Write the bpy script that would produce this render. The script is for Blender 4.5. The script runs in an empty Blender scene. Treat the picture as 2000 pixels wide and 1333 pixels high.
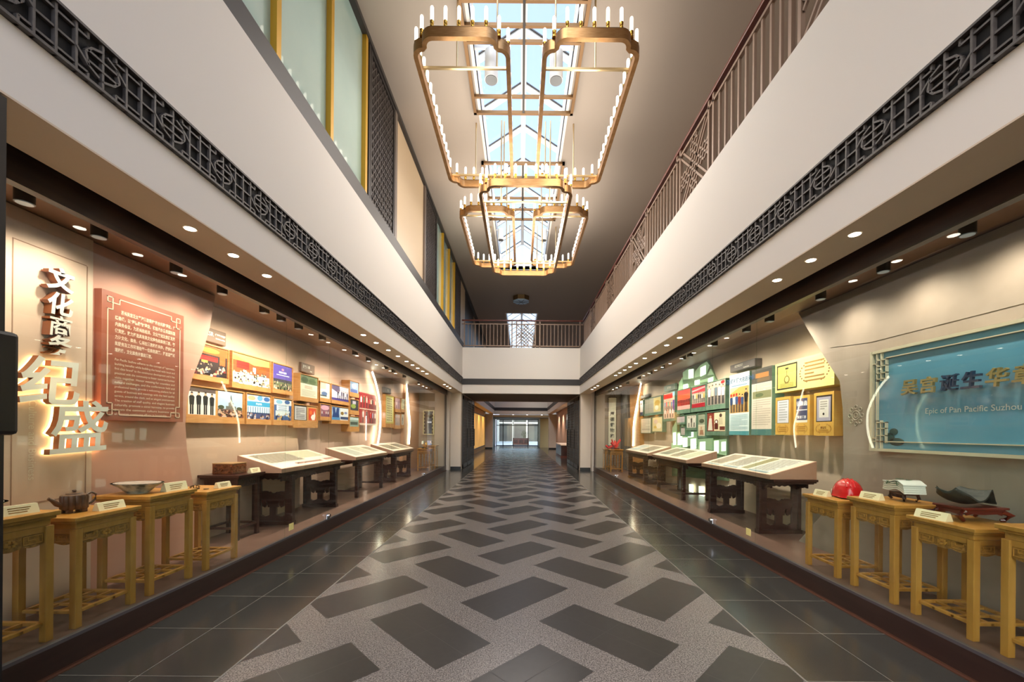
import bpy, math, random
from mathutils import Vector, Matrix
from mathutils.geometry import tessellate_polygon
PI = math.pi
random.seed(7)
S = bpy.context.scene
C = S.collection

# ------------------------------------------------------------------ camera
FPX, VX, VY, ROLL, EYE = 788.0, 1017.0, 843.0, 0.0085, 1.45
cd = bpy.data.cameras.new('camera')
cam = bpy.data.objects.new('camera', cd)
C.objects.link(cam)
cam.location = (0, 0, EYE)
cam.rotation_euler = (PI/2, -ROLL, 0)
cd.sensor_width = 36
cd.lens = FPX/2000*36
cd.shift_x = (1000-VX)/2000
cd.shift_y = (VY-666.5)/2000
cd.clip_start = 0.05
cd.clip_end = 400
S.camera = cam
S.view_settings.view_transform = 'Standard'
S.view_settings.look = 'None'
S.view_settings.gamma = 1
S.view_settings.exposure = 1.28
S.view_settings.use_curve_mapping = False
try:
    cy = S.cycles
    cy.use_denoising = True
    cy.max_bounces = 8
    cy.diffuse_bounces = 4
    cy.glossy_bounces = 4
    cy.transmission_bounces = 4
    cy.transparent_max_bounces = 24
    cy.caustics_reflective = False
    cy.caustics_refractive = False
    cy.sample_clamp_indirect = 6
except Exception:
    pass

# ------------------------------------------------------------------ world
W = bpy.data.worlds.new('sky')
S.world = W
W.use_nodes = True
nt = W.node_tree
nt.nodes.clear()
sky = nt.nodes.new('ShaderNodeTexSky')
sky.sky_type = 'NISHITA'
sky.sun_disc = False
sky.sun_elevation = math.radians(48)
sky.sun_rotation = math.radians(200)
sky.air_density = 1.0
sky.dust_density = 2.0
bg = nt.nodes.new('ShaderNodeBackground')
bg.inputs[1].default_value = 0.36
wo = nt.nodes.new('ShaderNodeOutputWorld')
hz = nt.nodes.new('ShaderNodeMix')          # thin high haze pales the blue
hz.data_type = 'RGBA'
hz.inputs[0].default_value = 0.24
hz.inputs[7].default_value = (1.55, 1.07, 0.92, 1)
nt.links.new(sky.outputs[0], hz.inputs[6])
nt.links.new(hz.outputs[2], bg.inputs[0])
nt.links.new(bg.outputs[0], wo.inputs[0])

def lamp(name, kind, loc, energy, color=(1, 1, 1), parent=None, **kw):
    d = bpy.data.lights.new(name, kind)
    d.energy = energy
    d.color = color
    for k, v in kw.items():
        setattr(d, k, v)
    o = bpy.data.objects.new(name, d)
    C.objects.link(o)
    o.location = loc
    if parent:
        o.parent = parent
    return o

def aim(o, to):
    v = Vector(to)-o.location
    o.rotation_euler = v.to_track_quat('-Z', 'Y').to_euler()

# daylight openings: sampling portals for the sky light
def portal(loc, sx, sy, rot):
    o = lamp('sky_portal', 'AREA', loc, 1, shape='RECTANGLE', size=sx, size_y=sy)
    o.rotation_euler = rot
    o.data.cycles.is_portal = True
portal((0, 8.2, 7.15), 1.5, 12.2, (0, 0, 0))
portal((0, 26, 7.15), 1.5, 13, (0, 0, 0))
portal((0, -2.4, 3.6), 7.4, 7.1, (PI/2, 0, PI))
WARM = (1.0, 0.83, 0.70)
NEUT = (1.0, 0.91, 0.81)

# ------------------------------------------------------------------ helpers
def lin(h):
    h = h.lstrip('#')
    r = []
    for i in (0, 2, 4):
        c = int(h[i:i+2], 16)/255
        r.append(c/12.92 if c <= 0.04045 else ((c+0.055)/1.055)**2.4)
    return (r[0], r[1], r[2], 1)

MATS = {}
def mat(name, col, rough=0.6, metal=0.0, spec=0.5, noise=None, scale=8, stretch=(1, 1, 1), detail=4, emit=0, coat=0, bump=0):
    """Principled surface; noise = second colour mixed in by a 3-D noise texture in object space"""
    if name in MATS:
        return MATS[name]
    m = bpy.data.materials.new(name)
    m.use_nodes = True
    n, l = m.node_tree.nodes, m.node_tree.links
    b = n['Principled BSDF']
    b.inputs['Base Color'].default_value = lin(col)
    b.inputs['Roughness'].default_value = rough
    b.inputs['Metallic'].default_value = metal
    b.inputs['Specular IOR Level'].default_value = spec
    if coat:
        b.inputs['Coat Weight'].default_value = coat
        b.inputs['Coat Roughness'].default_value = 0.03
    if emit:
        b.inputs['Emission Color'].default_value = lin(col)
        b.inputs['Emission Strength'].default_value = emit
    if noise or bump:
        tc = n.new('ShaderNodeTexCoord')
        mp = n.new('ShaderNodeMapping')
        mp.inputs['Scale'].default_value = stretch
        nz = n.new('ShaderNodeTexNoise')
        nz.inputs['Scale'].default_value = scale
        nz.inputs['Detail'].default_value = detail
        l.new(tc.outputs['Object'], mp.inputs[0])
        l.new(mp.outputs[0], nz.inputs['Vector'])
        if noise:
            cr = n.new('ShaderNodeValToRGB')
            cr.color_ramp.elements[0].position = 0.35
            cr.color_ramp.elements[0].color = lin(col)
            cr.color_ramp.elements[1].position = 0.65
            cr.color_ramp.elements[1].color = lin(noise)
            l.new(nz.outputs[0], cr.inputs[0])
            l.new(cr.outputs[0], b.inputs['Base Color'])
        if bump:
            bp = n.new('ShaderNodeBump')
            bp.inputs['Strength'].default_value = bump
            bp.inputs['Distance'].default_value = 0.01
            l.new(nz.outputs[0], bp.inputs['Height'])
            l.new(bp.outputs[0], b.inputs['Normal'])
    MATS[name] = m
    return m

def glass_mat(name, tint='#f4fbf7', ior=1.45, scale=1.0):
    if name in MATS:
        return MATS[name]
    m = bpy.data.materials.new(name)
    m.use_nodes = True
    n, l = m.node_tree.nodes, m.node_tree.links
    n.clear()
    out = n.new('ShaderNodeOutputMaterial')
    mix = n.new('ShaderNodeMixShader')
    tr = n.new('ShaderNodeBsdfTransparent')
    tr.inputs[0].default_value = lin(tint)
    gl = n.new('ShaderNodeBsdfGlossy')
    gl.inputs['Roughness'].default_value = 0.0
    fr = n.new('ShaderNodeFresnel')
    fr.inputs[0].default_value = ior
    ge = n.new('ShaderNodeNewGeometry')
    inv = n.new('ShaderNodeMath')
    inv.operation = 'SUBTRACT'
    inv.inputs[0].default_value = scale
    mul = n.new('ShaderNodeMath')
    mul.operation = 'MULTIPLY'
    mul.use_clamp = True
    l.new(ge.outputs['Backfacing'], inv.inputs[1])
    l.new(fr.outputs[0], mul.inputs[0])
    l.new(inv.outputs[0], mul.inputs[1])
    l.new(mul.outputs[0], mix.inputs[0])
    l.new(tr.outputs[0], mix.inputs[1])
    l.new(gl.outputs[0], mix.inputs[2])
    l.new(mix.outputs[0], out.inputs[0])
    MATS[name] = m
    return m

WHITE = mat('white_paint', '#e6dfd6', 0.7)
CEILP = mat('ceiling_paint', '#a69a8e', 0.8)
SOFF = mat('soffit_paint', '#d6c2aa', 0.75)
HEAD = mat('header_wood', '#2c1c16', 0.45, noise='#382419', scale=5, stretch=(6, 0.5, 6))
PLINTH = mat('plinth_wood', '#2a1a17', 0.3, noise='#33211c', scale=4, stretch=(6, 0.5, 6))
PLATF = mat('platform_top', '#6b4f45', 0.35, noise='#75584d', scale=3)
CHROME = mat('chrome', '#d8d8d8', 0.12, 1)
ALU = mat('grey_aluminium', '#6d6a70', 0.35, 0.7)
COPPER = mat('copper_edge', '#57382a', 0.4, 0.3)
DARK = mat('dark_metal', '#33302f', 0.4, 0.4)
BLACK = mat('black_metal', '#101010', 0.35, 0.2)
FRIEZE = mat('carved_grey_wood', '#56504d', 0.5, noise='#46413e', scale=30)
FRIEZEB = mat('frieze_recess', '#0d0b0b', 0.8)
BRONZE = mat('brushed_bronze', '#b0875a', 0.36, 0.85, noise='#9e7548', scale=12, stretch=(1, 1, 12))
BRASS = mat('polished_brass', '#c79a45', 0.2, 1)
ROD = mat('pale_brass_rod', '#cdb588', 0.3, 0.8)
RAILM = mat('railing_bronze', '#8f7765', 0.45, 0.2)
HANDR = mat('handrail_redwood', '#59241a', 0.35, noise='#6d3020', scale=6, stretch=(1, 1, 8))
GOLD = mat('gold_mullion', '#c99a2c', 0.4, 0.3)
FROST = mat('frosted_glass', '#a3c2bb', 0.18, noise='#b0ccc4', scale=0.8, coat=1.0)
BEIGE = mat('beige_panel', '#c9b292', 0.45)
YWOOD = mat('yellow_lacquered_wood', '#b0762f', 0.38, noise='#be853d', scale=5, stretch=(4, 4, 0.6))
YCARVE = mat('yellow_carved_wood', '#875a22', 0.5, noise='#aa7430', scale=45, bump=0.8)
ROSE = mat('dark_rosewood', '#311713', 0.3, noise='#3f1f18', scale=6, stretch=(1, 6, 1), coat=0.2)
ROSECARVE = mat('carved_rosewood', '#2a1411', 0.45, noise='#452219', scale=40, bump=0.8)
CREAM = mat('cream_card', '#efdcb6', 0.6)
BOARDS = mat('board_edge_tan', '#b98d76', 0.6)
BOARDT = mat('board_print_cream', '#ecd9c4', 0.5)
OAK = mat('oak_frame', '#b98148', 0.5, noise='#c7915a', scale=6, stretch=(1, 1, 8))
GLASS = glass_mat('clear_glass')
SKYGLASS = glass_mat('skylight_glass', '#f2f8fb', 1.3)

class MB:
    """collects shapes into one mesh"""
    def __init__(s):
        s.v, s.f, s.m = [], [], []
    def add(s, vs, fs, mi=0):
        o = len(s.v)
        s.v += [tuple(p) for p in vs]
        s.f += [tuple(i+o for i in f) for f in fs]
        s.m += [mi]*len(fs)
        return s
    def box(s, x0, x1, y0, y1, z0, z1, mi=0):
        if x0 > x1: x0, x1 = x1, x0
        if y0 > y1: y0, y1 = y1, y0
        if z0 > z1: z0, z1 = z1, z0
        return s.add([(x0, y0, z0), (x1, y0, z0), (x1, y1, z0), (x0, y1, z0), (x0, y0, z1), (x1, y0, z1), (x1, y1, z1), (x0, y1, z1)],
                     [(3, 2, 1, 0), (4, 5, 6, 7), (0, 1, 5, 4), (1, 2, 6, 5), (2, 3, 7, 6), (3, 0, 4, 7)], mi)
    def cbox(s, cx, cy, cz, sx, sy, sz, mi=0):
        return s.box(cx-sx/2, cx+sx/2, cy-sy/2, cy+sy/2, cz-sz/2, cz+sz/2, mi)
    def bar(s, a, b, w, h, up=(0, 0, 1), mi=0):
        a, b = Vector(a), Vector(b)
        d = (b-a).normalized()
        u = Vector(up)
        if abs(d.dot(u)) > 0.98:
            u = Vector((1, 0, 0))
        sd = d.cross(u).normalized()*w/2
        u = sd.cross(d).normalized()*h/2
        vs = [a-sd-u, a+sd-u, a+sd+u, a-sd+u, b-sd-u, b+sd-u, b+sd+u, b-sd+u]
        return s.add(vs, [(0, 1, 2, 3), (7, 6, 5, 4), (4, 5, 1, 0), (5, 6, 2, 1), (6, 7, 3, 2), (7, 4, 0, 3)], mi)
    def tube(s, pts, r, n=8, mi=0, closed=False, cap=True):
        pts = [Vector(p) for p in pts]
        rs = r if isinstance(r, (list, tuple)) else [r]*len(pts)
        vs, fs, N = [], [], len(pts)
        for i, p in enumerate(pts):
            q0 = pts[i-1] if (i or closed) else p
            q1 = pts[(i+1) % N] if (i < N-1 or closed) else p
            d = (q1-q0).normalized()
            u = Vector((0, 0, 1)) if abs(d.z) < 0.95 else Vector((1, 0, 0))
            a = d.cross(u).normalized()
            b = a.cross(d).normalized()
            for k in range(n):
                t = 2*PI*k/n
                vs.append(p+(a*math.cos(t)+b*math.sin(t))*rs[i])
        for i in range(N if closed else N-1):
            j = (i+1) % N
            for k in range(n):
                fs.append((i*n+k, i*n+(k+1) % n, j*n+(k+1) % n, j*n+k))
        if cap and not closed:
            fs.append(tuple(range(n))[::-1])
            fs.append(tuple((N-1)*n+k for k in range(n)))
        return s.add(vs, fs, mi)
    def lathe(s, prof, cx=0, cy=0, n=20, mi=0, sx=1, sy=1, ang=0):
        vs, fs = [], []
        for r, z in prof:
            for k in range(n):
                t = 2*PI*k/n+ang
                vs.append((cx+r*math.cos(t)*sx, cy+r*math.sin(t)*sy, z))
        for i in range(len(prof)-1):
            for k in range(n):
                fs.append((i*n+k, i*n+(k+1) % n, (i+1)*n+(k+1) % n, (i+1)*n+k))
        fs.append(tuple(range(n))[::-1])
        fs.append(tuple((len(prof)-1)*n+k for k in range(n)))
        return s.add(vs, fs, mi)
    def prism(s, outer, holes, f0, f1, mi=0):
        """outer/holes: 2-D loops; f0(p), f1(p) map a 2-D point to the two caps"""
        loops = [list(outer)]+[list(h) for h in holes]
        flat = [p for L in loops for p in L]
        tris = tessellate_polygon([[Vector((p[0], p[1], 0)) for p in L] for L in loops])
        n = len(flat)
        vs = [f0(p) for p in flat]+[f1(p) for p in flat]
        fs = []
        for t in tris:
            fs.append((t[0], t[1], t[2]))
            fs.append((t[2]+n, t[1]+n, t[0]+n))
        k = 0
        for L in loops:
            for i in range(len(L)):
                a, b = k+i, k+(i+1) % len(L)
                fs.append((a, b, b+n, a+n))
            k += len(L)
        return s.add(vs, fs, mi)
    def build(s, name, mats, parent=None, smooth=False, loc=None, rotz=0, bevel=0):
        me = bpy.data.meshes.new(name)
        me.from_pydata(s.v, [], s.f)
        for m in (mats if isinstance(mats, (list, tuple)) else [mats]):
            me.materials.append(m)
        me.polygons.foreach_set('material_index', s.m)
        if smooth:
            me.polygons.foreach_set('use_smooth', [True]*len(me.polygons))
        import bmesh
        bm = bmesh.new()
        bm.from_mesh(me)
        bmesh.ops.recalc_face_normals(bm, faces=bm.faces)
        bm.to_mesh(me)
        bm.free()
        me.update()
        o = bpy.data.objects.new(name, me)
        C.objects.link(o)
        if parent:
            o.parent = parent
        if loc is not None:
            o.location = loc
        o.rotation_euler[2] = rotz
        if smooth:
            md = o.modifiers.new('split', 'EDGE_SPLIT')
            md.split_angle = math.radians(40)
        if bevel:
            md = o.modifiers.new('bevel', 'BEVEL')
            md.width = bevel
            md.segments = 2
            md.limit_method = 'ANGLE'
        return o

def thing(name, label, cat, loc=(0, 0, 0), rotz=0, group=None):
    o = bpy.data.objects.new(name, None)
    C.objects.link(o)
    o.location = loc
    o.rotation_euler = (0, 0, rotz)
    o.empty_display_size = 0.1
    return tag(o, label, cat, group)
def tag(o, label, cat, group=None):
    o['label'] = label
    o['category'] = cat
    if group:
        o['group'] = group
    return o
def struct(name, mb, m, **kw):
    o = mb.build(name, m, **kw)
    o['kind'] = 'structure'
    return o
def dup(root, label, loc=None, rotz=None, group=None):
    r = root.copy()
    C.objects.link(r)
    r['label'] = label
    if loc is not None:
        r.location = loc
    if rotz is not None:
        r.rotation_euler[2] = rotz
    if group:
        r['group'] = group
    for ch in list(root.children):
        c = ch.copy()
        C.objects.link(c)
        c.parent = r
        for g in list(ch.children):
            d = g.copy()
            C.objects.link(d)
            d.parent = c
    return r
ORD = 'first second third fourth fifth sixth seventh eighth ninth tenth eleventh twelfth thirteenth fourteenth fifteenth sixteenth'.split()

TXT = {}
def text_geo(body, size, bold=0.0, align='CENTER', shear=0.0):
    """vertices and faces of a line of lettering in its own plane"""
    key = (body, size, bold, align, shear)
    if key in TXT:
        return TXT[key]
    cu = bpy.data.curves.new('lettering', 'FONT')
    cu.body = body
    cu.size = size
    cu.offset = bold
    cu.shear = shear
    cu.align_x = align
    cu.align_y = 'CENTER'
    cu.resolution_u = 3
    o = bpy.data.objects.new('lettering', cu)
    C.objects.link(o)
    bpy.context.view_layer.update()
    ev = o.evaluated_get(bpy.context.evaluated_depsgraph_get())
    me = ev.to_mesh()
    vs = [tuple(v.co) for v in me.vertices]
    fs = [tuple(p.vertices) for p in me.polygons]
    ev.to_mesh_clear()
    bpy.data.objects.remove(o)
    bpy.data.curves.remove(cu)
    TXT[key] = (vs, fs)
    return vs, fs
def put_text(mb, body, size, x, z, y, mi=0, bold=0.0, align='CENTER', depth=0.0, rot=0.0, sx=1.0, shear=0.0):
    """lettering in the local x-z plane facing -y; depth > 0 makes raised letters standing off towards -y"""
    vs, fs = text_geo(body, size, bold, align, shear)
    c, s = math.cos(rot), math.sin(rot)
    P = [((v[0]*sx)*c-v[1]*s+x, (v[0]*sx)*s+v[1]*c+z) for v in vs]
    if not depth:
        mb.add([(p[0], y, p[1]) for p in P], fs, mi)
        return
    n = len(P)
    mb.add([(p[0], y-depth, p[1]) for p in P], fs, mi)
    ed = {}
    for f in fs:
        for a, b in zip(f, f[1:]+f[:1]):
            ed[(a, b)] = 1
    side = [(a, b, b+n, a+n) for (a, b) in ed if (b, a) not in ed]
    mb.add([(p[0], y-depth, p[1]) for p in P]+[(p[0], y, p[1]) for p in P], side, mi+1)

def at(px, py, X=None, Y=None, Z=None):
    """a point of the place from where it shows in the photograph and one known coordinate"""
    ox, oy = px-VX, py-VY
    c, s = math.cos(ROLL), math.sin(ROLL)
    r = ((ox*c+oy*s)/FPX, 1.0, -(-ox*s+oy*c)/FPX)
    t = X/r[0] if X is not None else (Y if Y is not None else (Z-EYE)/r[2])
    return Vector((r[0]*t, t, EYE+r[2]*t))

# ------------------------------------------------------------------ dimensions of the hall
XL, XR = -2.20, 2.20          # upper wall faces
GL, GR = -2.72, 2.68          # glass fronts of the show cases
YE = 15.1                     # end wall
YB = 19.3                     # back of the bridge over the passage
ZS, ZF0, ZF1, ZT, ZC = 2.86, 3.185, 3.445, 4.58, 7.15
ZP = 0.15                     # show case platform
Y0 = -2.5

# ------------------------------------------------------------------ floor
STONE = mat('polished_dark_granite', '#2c2c2a', 0.16, noise='#3a3a37', scale=60, detail=6)
GRAN = mat('grey_granite', '#8c8580', 0.27, noise='#423f3d', scale=120, detail=2)
SLAB = mat('black_slate_slab', '#242223', 0.3, noise='#2a2828', scale=20)
SEAM = mat('pale_joint', '#77736b', 0.5)
SEAMD = mat('dark_joint', '#4f4c4a', 0.5)
BL, BR = -1.737, 1.68
f = MB()
f.box(-5, 5, Y0, 62, -0.12, 0.0, 0)
def quad(mb, pts, z, mi):
    mb.add([(p[0], p[1], z) for p in pts], [tuple(range(len(pts)))], mi)
quad(f, [(BL, Y0), (BR, Y0), (BR, 34), (BL, 34)], 0.001, 1)
def clip_x(poly, x, keep_less):
    out = []
    for i in range(len(poly)):
        a, b = poly[i-1], poly[i]
        ia, ib = (a[0] <= x) == keep_less, (b[0] <= x) == keep_less
        if ia != ib:
            t = (x-a[0])/(b[0]-a[0])
            out.append((x, a[1]+t*(b[1]-a[1])))
        if ib:
            out.append(b)
    return out
R2 = math.sqrt(0.5)
for k in range(-3, 4):
    sg = 1 if k % 2 == 0 else -1
    cx = -0.02+0.645*k
    for n in range(-5, 25):
        cyy = (3.561 if k % 2 == 0 else 2.915)+1.285*n
        if cyy > 33.3 or cyy < Y0+0.6:
            continue
        def rect(l0, l1, s0, s1):
            p = [(l0, s0), (l1, s0), (l1, s1), (l0, s1)]
            q = [(cx+(a-b*sg)*R2, cyy+(a*sg+b)*R2) for a, b in p]
            return clip_x(clip_x(q, BR-0.008, True), BL+0.008, False)
        for r, z, mi in ((rect(-0.45, 0.45, -0.22, 0.22), 0.002, 2), (rect(-0.45, 0.45, -0.002, 0.002), 0.003, 4), (rect(-0.002, 0.002, -0.22, 0.22), 0.003, 4)):
            if len(r) > 2:
                quad(f, r, z, mi)
for x in (BL, BR):
    quad(f, [(x-0.006, Y0), (x+0.006, Y0), (x+0.006, 34), (x-0.006, 34)], 0.003, 3)
for x in (-2.22, 2.19):
    quad(f, [(x-0.002, Y0), (x+0.002, Y0), (x+0.002, 15), (x-0.002, 15)], 0.002, 3)
y = 2.924-0.567*9
while y < 34:
    for a, b in ((-2.75, BL), (BR, 2.72)):
        quad(f, [(a, y-0.002), (b, y-0.002), (b, y+0.002), (a, y+0.002)], 0.002, 3)
    y += 0.567
struct('floor', f, [STONE, GRAN, SLAB, SEAM, SEAMD])

# ------------------------------------------------------------------ walls, soffits, bridge
for nm, sg, xf in (('left', -1, XL), ('right', 1, XR)):
    for a, b in ((Y0, YE), (YB, 33.5)):
        w = MB()
        w.box(xf, sg*2.56, a, b, ZS+0.01, ZT)
        w.box(sg*2.56, sg*5, a, b, 3.02, ZT)
        struct('wall_'+nm, w, WHITE)
    s = MB().box(xf, sg*2.56, Y0, YE, ZS, ZS+0.01).box(xf, sg*2.56, YB, 33.5, ZS, ZS+0.01)
    struct('ceiling_soffit_'+nm, s, SOFF)
    # dark wooden header above the glass, and the case ceiling
    h = MB().box(sg*2.70, sg*2.76, Y0, 14.78, 2.755, 3.02)
    struct('trim_header_'+nm, h, HEAD)
    cc = MB().box(sg*2.76, sg*3.95, Y0, 14.78, 2.93, 3.0)
    struct('ceiling_case_'+nm, cc, mat('case_ceiling_brown', '#7d5d49', 0.5))
# bridge / passage
b = MB().box(-4.9, 4.9, YE, YB, ZS, ZT)
struct('wall_end', b, WHITE)
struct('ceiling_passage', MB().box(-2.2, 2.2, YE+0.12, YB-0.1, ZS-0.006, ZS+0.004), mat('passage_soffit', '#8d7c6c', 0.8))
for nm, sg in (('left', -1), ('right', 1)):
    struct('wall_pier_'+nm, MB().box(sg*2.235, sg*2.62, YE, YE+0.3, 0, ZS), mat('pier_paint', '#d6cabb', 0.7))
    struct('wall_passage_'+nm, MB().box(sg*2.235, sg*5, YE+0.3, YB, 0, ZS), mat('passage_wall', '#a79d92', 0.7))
    struct('baseboard_'+nm, MB().box(sg*2.23, sg*2.63, YE-0.012, YE+0.0, 0, 0.11), BLACK)
# frieze on the end wall
struct('trim_end_frieze', MB().box(XL, XR, YE-0.015, YE, ZF0+0.0, ZF1-0.04).box(XL, XR, YE-0.025, YE-0.015, ZF1-0.06, ZF1-0.04).box(XL, XR, YE-0.025, YE-0.015, ZF0, ZF0+0.02), mat('dark_plain_frieze', '#2e2b2b', 0.5))

# ceiling with two skylight openings
c = MB()
for x0, x1, a, bb in ((-5, -0.75, Y0, 34), (0.75, 5, Y0, 34), (-0.75, 0.75, Y0, 2.2), (-0.75, 0.75, 14.2, 19.5), (-0.75, 0.75, 32.5, 34)):
    c.box(x0, x1, a, bb, ZC, ZC+0.12)
struct('ceiling', c, CEILP)
def skylight(n, a, b):
    wl = MB()
    for s in (-1, 1):
        wl.box(s*0.75, s*0.80, a, b, ZC-0.01, ZC+0.42)
    wl.box(-0.8, 0.8, a-0.05, a, ZC-0.01, ZC+0.42).box(-0.8, 0.8, b, b+0.05, ZC-0.01, ZC+0.42)
    root = struct('window_%d' % n, wl, WHITE)
    r = MB()
    ze, zr = ZC+0.42, ZC+0.95
    r.box(-0.05, 0.05, a, b, zr-0.09, zr+0.02)
    k = a+0.2
    while k < b:
        for s in (-1, 1):
            r.bar((s*0.8, k, ze), (0, k, zr), 0.06, 0.09)
        k += 1.07
    for s in (-1, 1):
        r.box(s*0.74, s*0.82, a, b, ze, ze+0.05)
    r.build('roof_frame', mat('white_aluminium', '#e9e6df', 0.4), root)
    dk = MB()
    k = a+0.2
    while k < b:
        for s in (-1, 1):
            dk.bar((s*0.8, k-0.045, ze+0.05), (0, k-0.045, zr+0.05), 0.018, 0.018)
        k += 1.07
    dk.build('roof_gasket', DARK, root)
    g = MB()
    for s in (-1, 1):
        g.add([(s*0.82, a, ze+0.05), (0, a, zr+0.055), (0, b, zr+0.055), (s*0.82, b, ze+0.05), (s*0.82, a, ze+0.06), (0, a, zr+0.065), (0, b, zr+0.065), (s*0.82, b, ze+0.06)],
              [(0, 1, 2, 3), (7, 6, 5, 4), (0, 1, 5, 4), (1, 2, 6, 5), (2, 3, 7, 6), (3, 0, 4, 7)])
    for yy in (a, b):
        g.add([(-0.8, yy, ze), (0.8, yy, ze), (0, yy, zr), (-0.8, yy+0.01, ze), (0.8, yy+0.01, ze), (0, yy+0.01, zr)], [(0, 1, 2), (5, 4, 3), (0, 1, 4, 3), (1, 2, 5, 4), (2, 0, 3, 5)])
    g.build('glazing', SKYGLASS, root)
skylight(1, 2.2, 14.2)
skylight(2, 19.5, 32.5)

# ------------------------------------------------------------------ carved frieze on both long walls
def frieze(side, xf):
    sg = 1 if side == 'right' else -1
    d = MB()
    H = ZF1-ZF0
    def bx(a, b, z0, z1, dep=0.02, mi=0):
        d.box(xf, xf-sg*dep, a, b, ZF0+z0, ZF0+z1, mi)
    bx(Y0, YE, 0, H, 0.003, 1)
    bx(Y0, YE, 0, 0.014, 0.03)
    bx(Y0, YE, H-0.014, H, 0.03)
    T = 0.011
    k = 2.09-0.422*10
    while k < YE+0.2:
        for u in (0.125, 0.211, 0.297):
            if k+u < YE:
                bx(k+u-T/2, k+u+T/2, 0, H, 0.022)
        for z in (0.045, 0.13, 0.215):
            bx(k+0.125, min(k+0.297, YE), z-T/2, z+T/2)
        if k < YE-0.2:
            bx(k-T/2, k+T/2, 0, H, 0.022)
            for s in (-1, 1):
                for z in (0.045, 0.215):
                    bx(k+s*0.07, k+s*0.125, z-T/2, z+T/2)
                bx(k+s*0.07-T/2, k+s*0.07+T/2, 0, 0.045)
                bx(k+s*0.07-T/2, k+s*0.07+T/2, 0.215, H)
                xx = xf-sg*0.012
                up = (1, 0, 0)
                for p, q in (((0.125, 0.13), (0.07, 0.13 + s*0.05)), ((0.07, 0.13+s*0.05), (0.02, 0.13+s*0.07)), ((0.085, 0.13-s*0.01), (0.055, 0.13-s*0.05)), ((0.055, 0.13-s*0.05), (0.0, 0.13-s*0.075)),
                             ((0.0, 0.105), (0.075, 0.105)), ((0.0, 0.155), (0.075, 0.155)), ((0.085, 0.13-s*0.01), (0.07, 0.13+s*0.05))):
                    d.bar((xx, k+s*p[0], ZF0+p[1]), (xx, k+s*q[0], ZF0+q[1]), 0.011, 0.024, up)
        k += 0.422
    struct('trim_frieze_'+side, d, [FRIEZE, FRIEZEB])
frieze('left', XL)
frieze('right', XR)
for sg in (-1, 1):
    struct('trim_frieze_far', MB().box(sg*2.2, sg*2.19, YB+0.01, 33.4, ZF0, ZF1), mat('dark_plain_frieze', '#2e2b2b', 0.5))

# ------------------------------------------------------------------ upper left window wall
struct('wall_upper_left', MB().box(-2.36, -2.5, Y0, 34, ZT, ZC), BEIGE)
struct('trim_sill_left', MB().box(-2.205, -2.36, Y0, YE+0.6, ZT-0.01, 4.80).box(-2.22, -2.36, Y0, 33, ZC-0.07, ZC), mat('dark_sill', '#332f2d', 0.5))
def clip_seg(p, q, u0, u1, v0, v1):
    t0, t1 = 0.0, 1.0
    dx, dy = q[0]-p[0], q[1]-p[1]
    for pp, qq in ((-dx, p[0]-u0), (dx, u1-p[0]), (-dy, p[1]-v0), (dy, v1-p[1])):
        if abs(pp) < 1e-9:
            if qq < 0: return None
        else:
            r = qq/pp
            if pp < 0:
                t0 = max(t0, r)
            else:
                t1 = min(t1, r)
    if t0 >= t1: return None
    return (p[0]+t0*dx, p[1]+t0*dy), (p[0]+t1*dx, p[1]+t1*dy)
def upper_window(n, a, b, step):
    root = struct('window_%d' % n, MB().box(-2.24, -2.36, a-0.06, a, 4.80, ZC-0.07).box(-2.24, -2.36, b, b+0.06, 4.80, ZC-0.07), DARK)
    MB().box(-2.30, -2.315, a, b, 4.80, ZC-0.07).build('frosted_pane', FROST, root)
    k = b-0.09
    while k > a:
        MB().box(-2.24, -2.30, k-0.035, k+0.035, 4.80, ZC-0.07).build('gold_mullion', GOLD, root)
        k -= step
upper_window(3, 0.2, 5.86, 1.04)
upper_window(4, 10.62, 13.60, 1.0)
def screen(label, a, b):
    t = thing('lattice_screen', label, 'screen', (-2.24, (a+b)/2, 4.80), PI/2, 'dark lattice screens beside the frosted windows')
    w, h = (b-a)/2, 2.26
    MB().box(-w, w, 0.10, 0.11, 0, h).build('backing', mat('screen_backing', '#1d1a19', 0.6), t)
    MB().box(-w, -w+0.05, 0, 0.06, 0, h).box(w-0.05, w, 0, 0.06, 0, h).box(-w+0.05, w-0.05, 0, 0.06, 0, 0.05).box(-w+0.05, w-0.05, 0, 0.06, h-0.05, h).build('frame', DARK, t)
    g = MB()
    u0, u1, v0, v1 = -w+0.05, w-0.05, 0.05, h-0.05
    st = 0.13
    n = int(h/st)+20
    for s in (-1, 1):
        for i in range(-n, n):
            p, q = (-2, i*st - s*2*1.3), (2, i*st + s*2*1.3)
            r = clip_seg(p, q, u0, u1, v0, v1)
            if r:
                g.bar((r[0][0], 0.03, r[0][1]), (r[1][0], 0.03, r[1][1]), 0.016, 0.03, (0, 1, 0))
    k = u0
    while k < u1:
        g.bar((k, 0.03, v0), (k, 0.03, v1), 0.014, 0.03, (0, 1, 0))
        k += st/1.3
    g.build('lattice', mat('screen_lattice', '#4a4340', 0.5), t)
screen('dark lattice screen between the large near frosted window and the blank beige panel', 5.93, 7.05)
screen('narrow-looking dark lattice screen between the blank beige panel and the second frosted window', 9.40, 10.55)
screen('dark lattice screen beside the bridge railing, past the second frosted window', 13.68, 14.78)
struct('trim_panel_left', MB().box(-2.24, -2.36, 7.08, 7.2, 4.80, ZC-0.07).box(-2.24, -2.36, 9.26, 9.38, 4.80, ZC-0.07), mat('grey_post', '#6f635b', 0.5))
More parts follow.
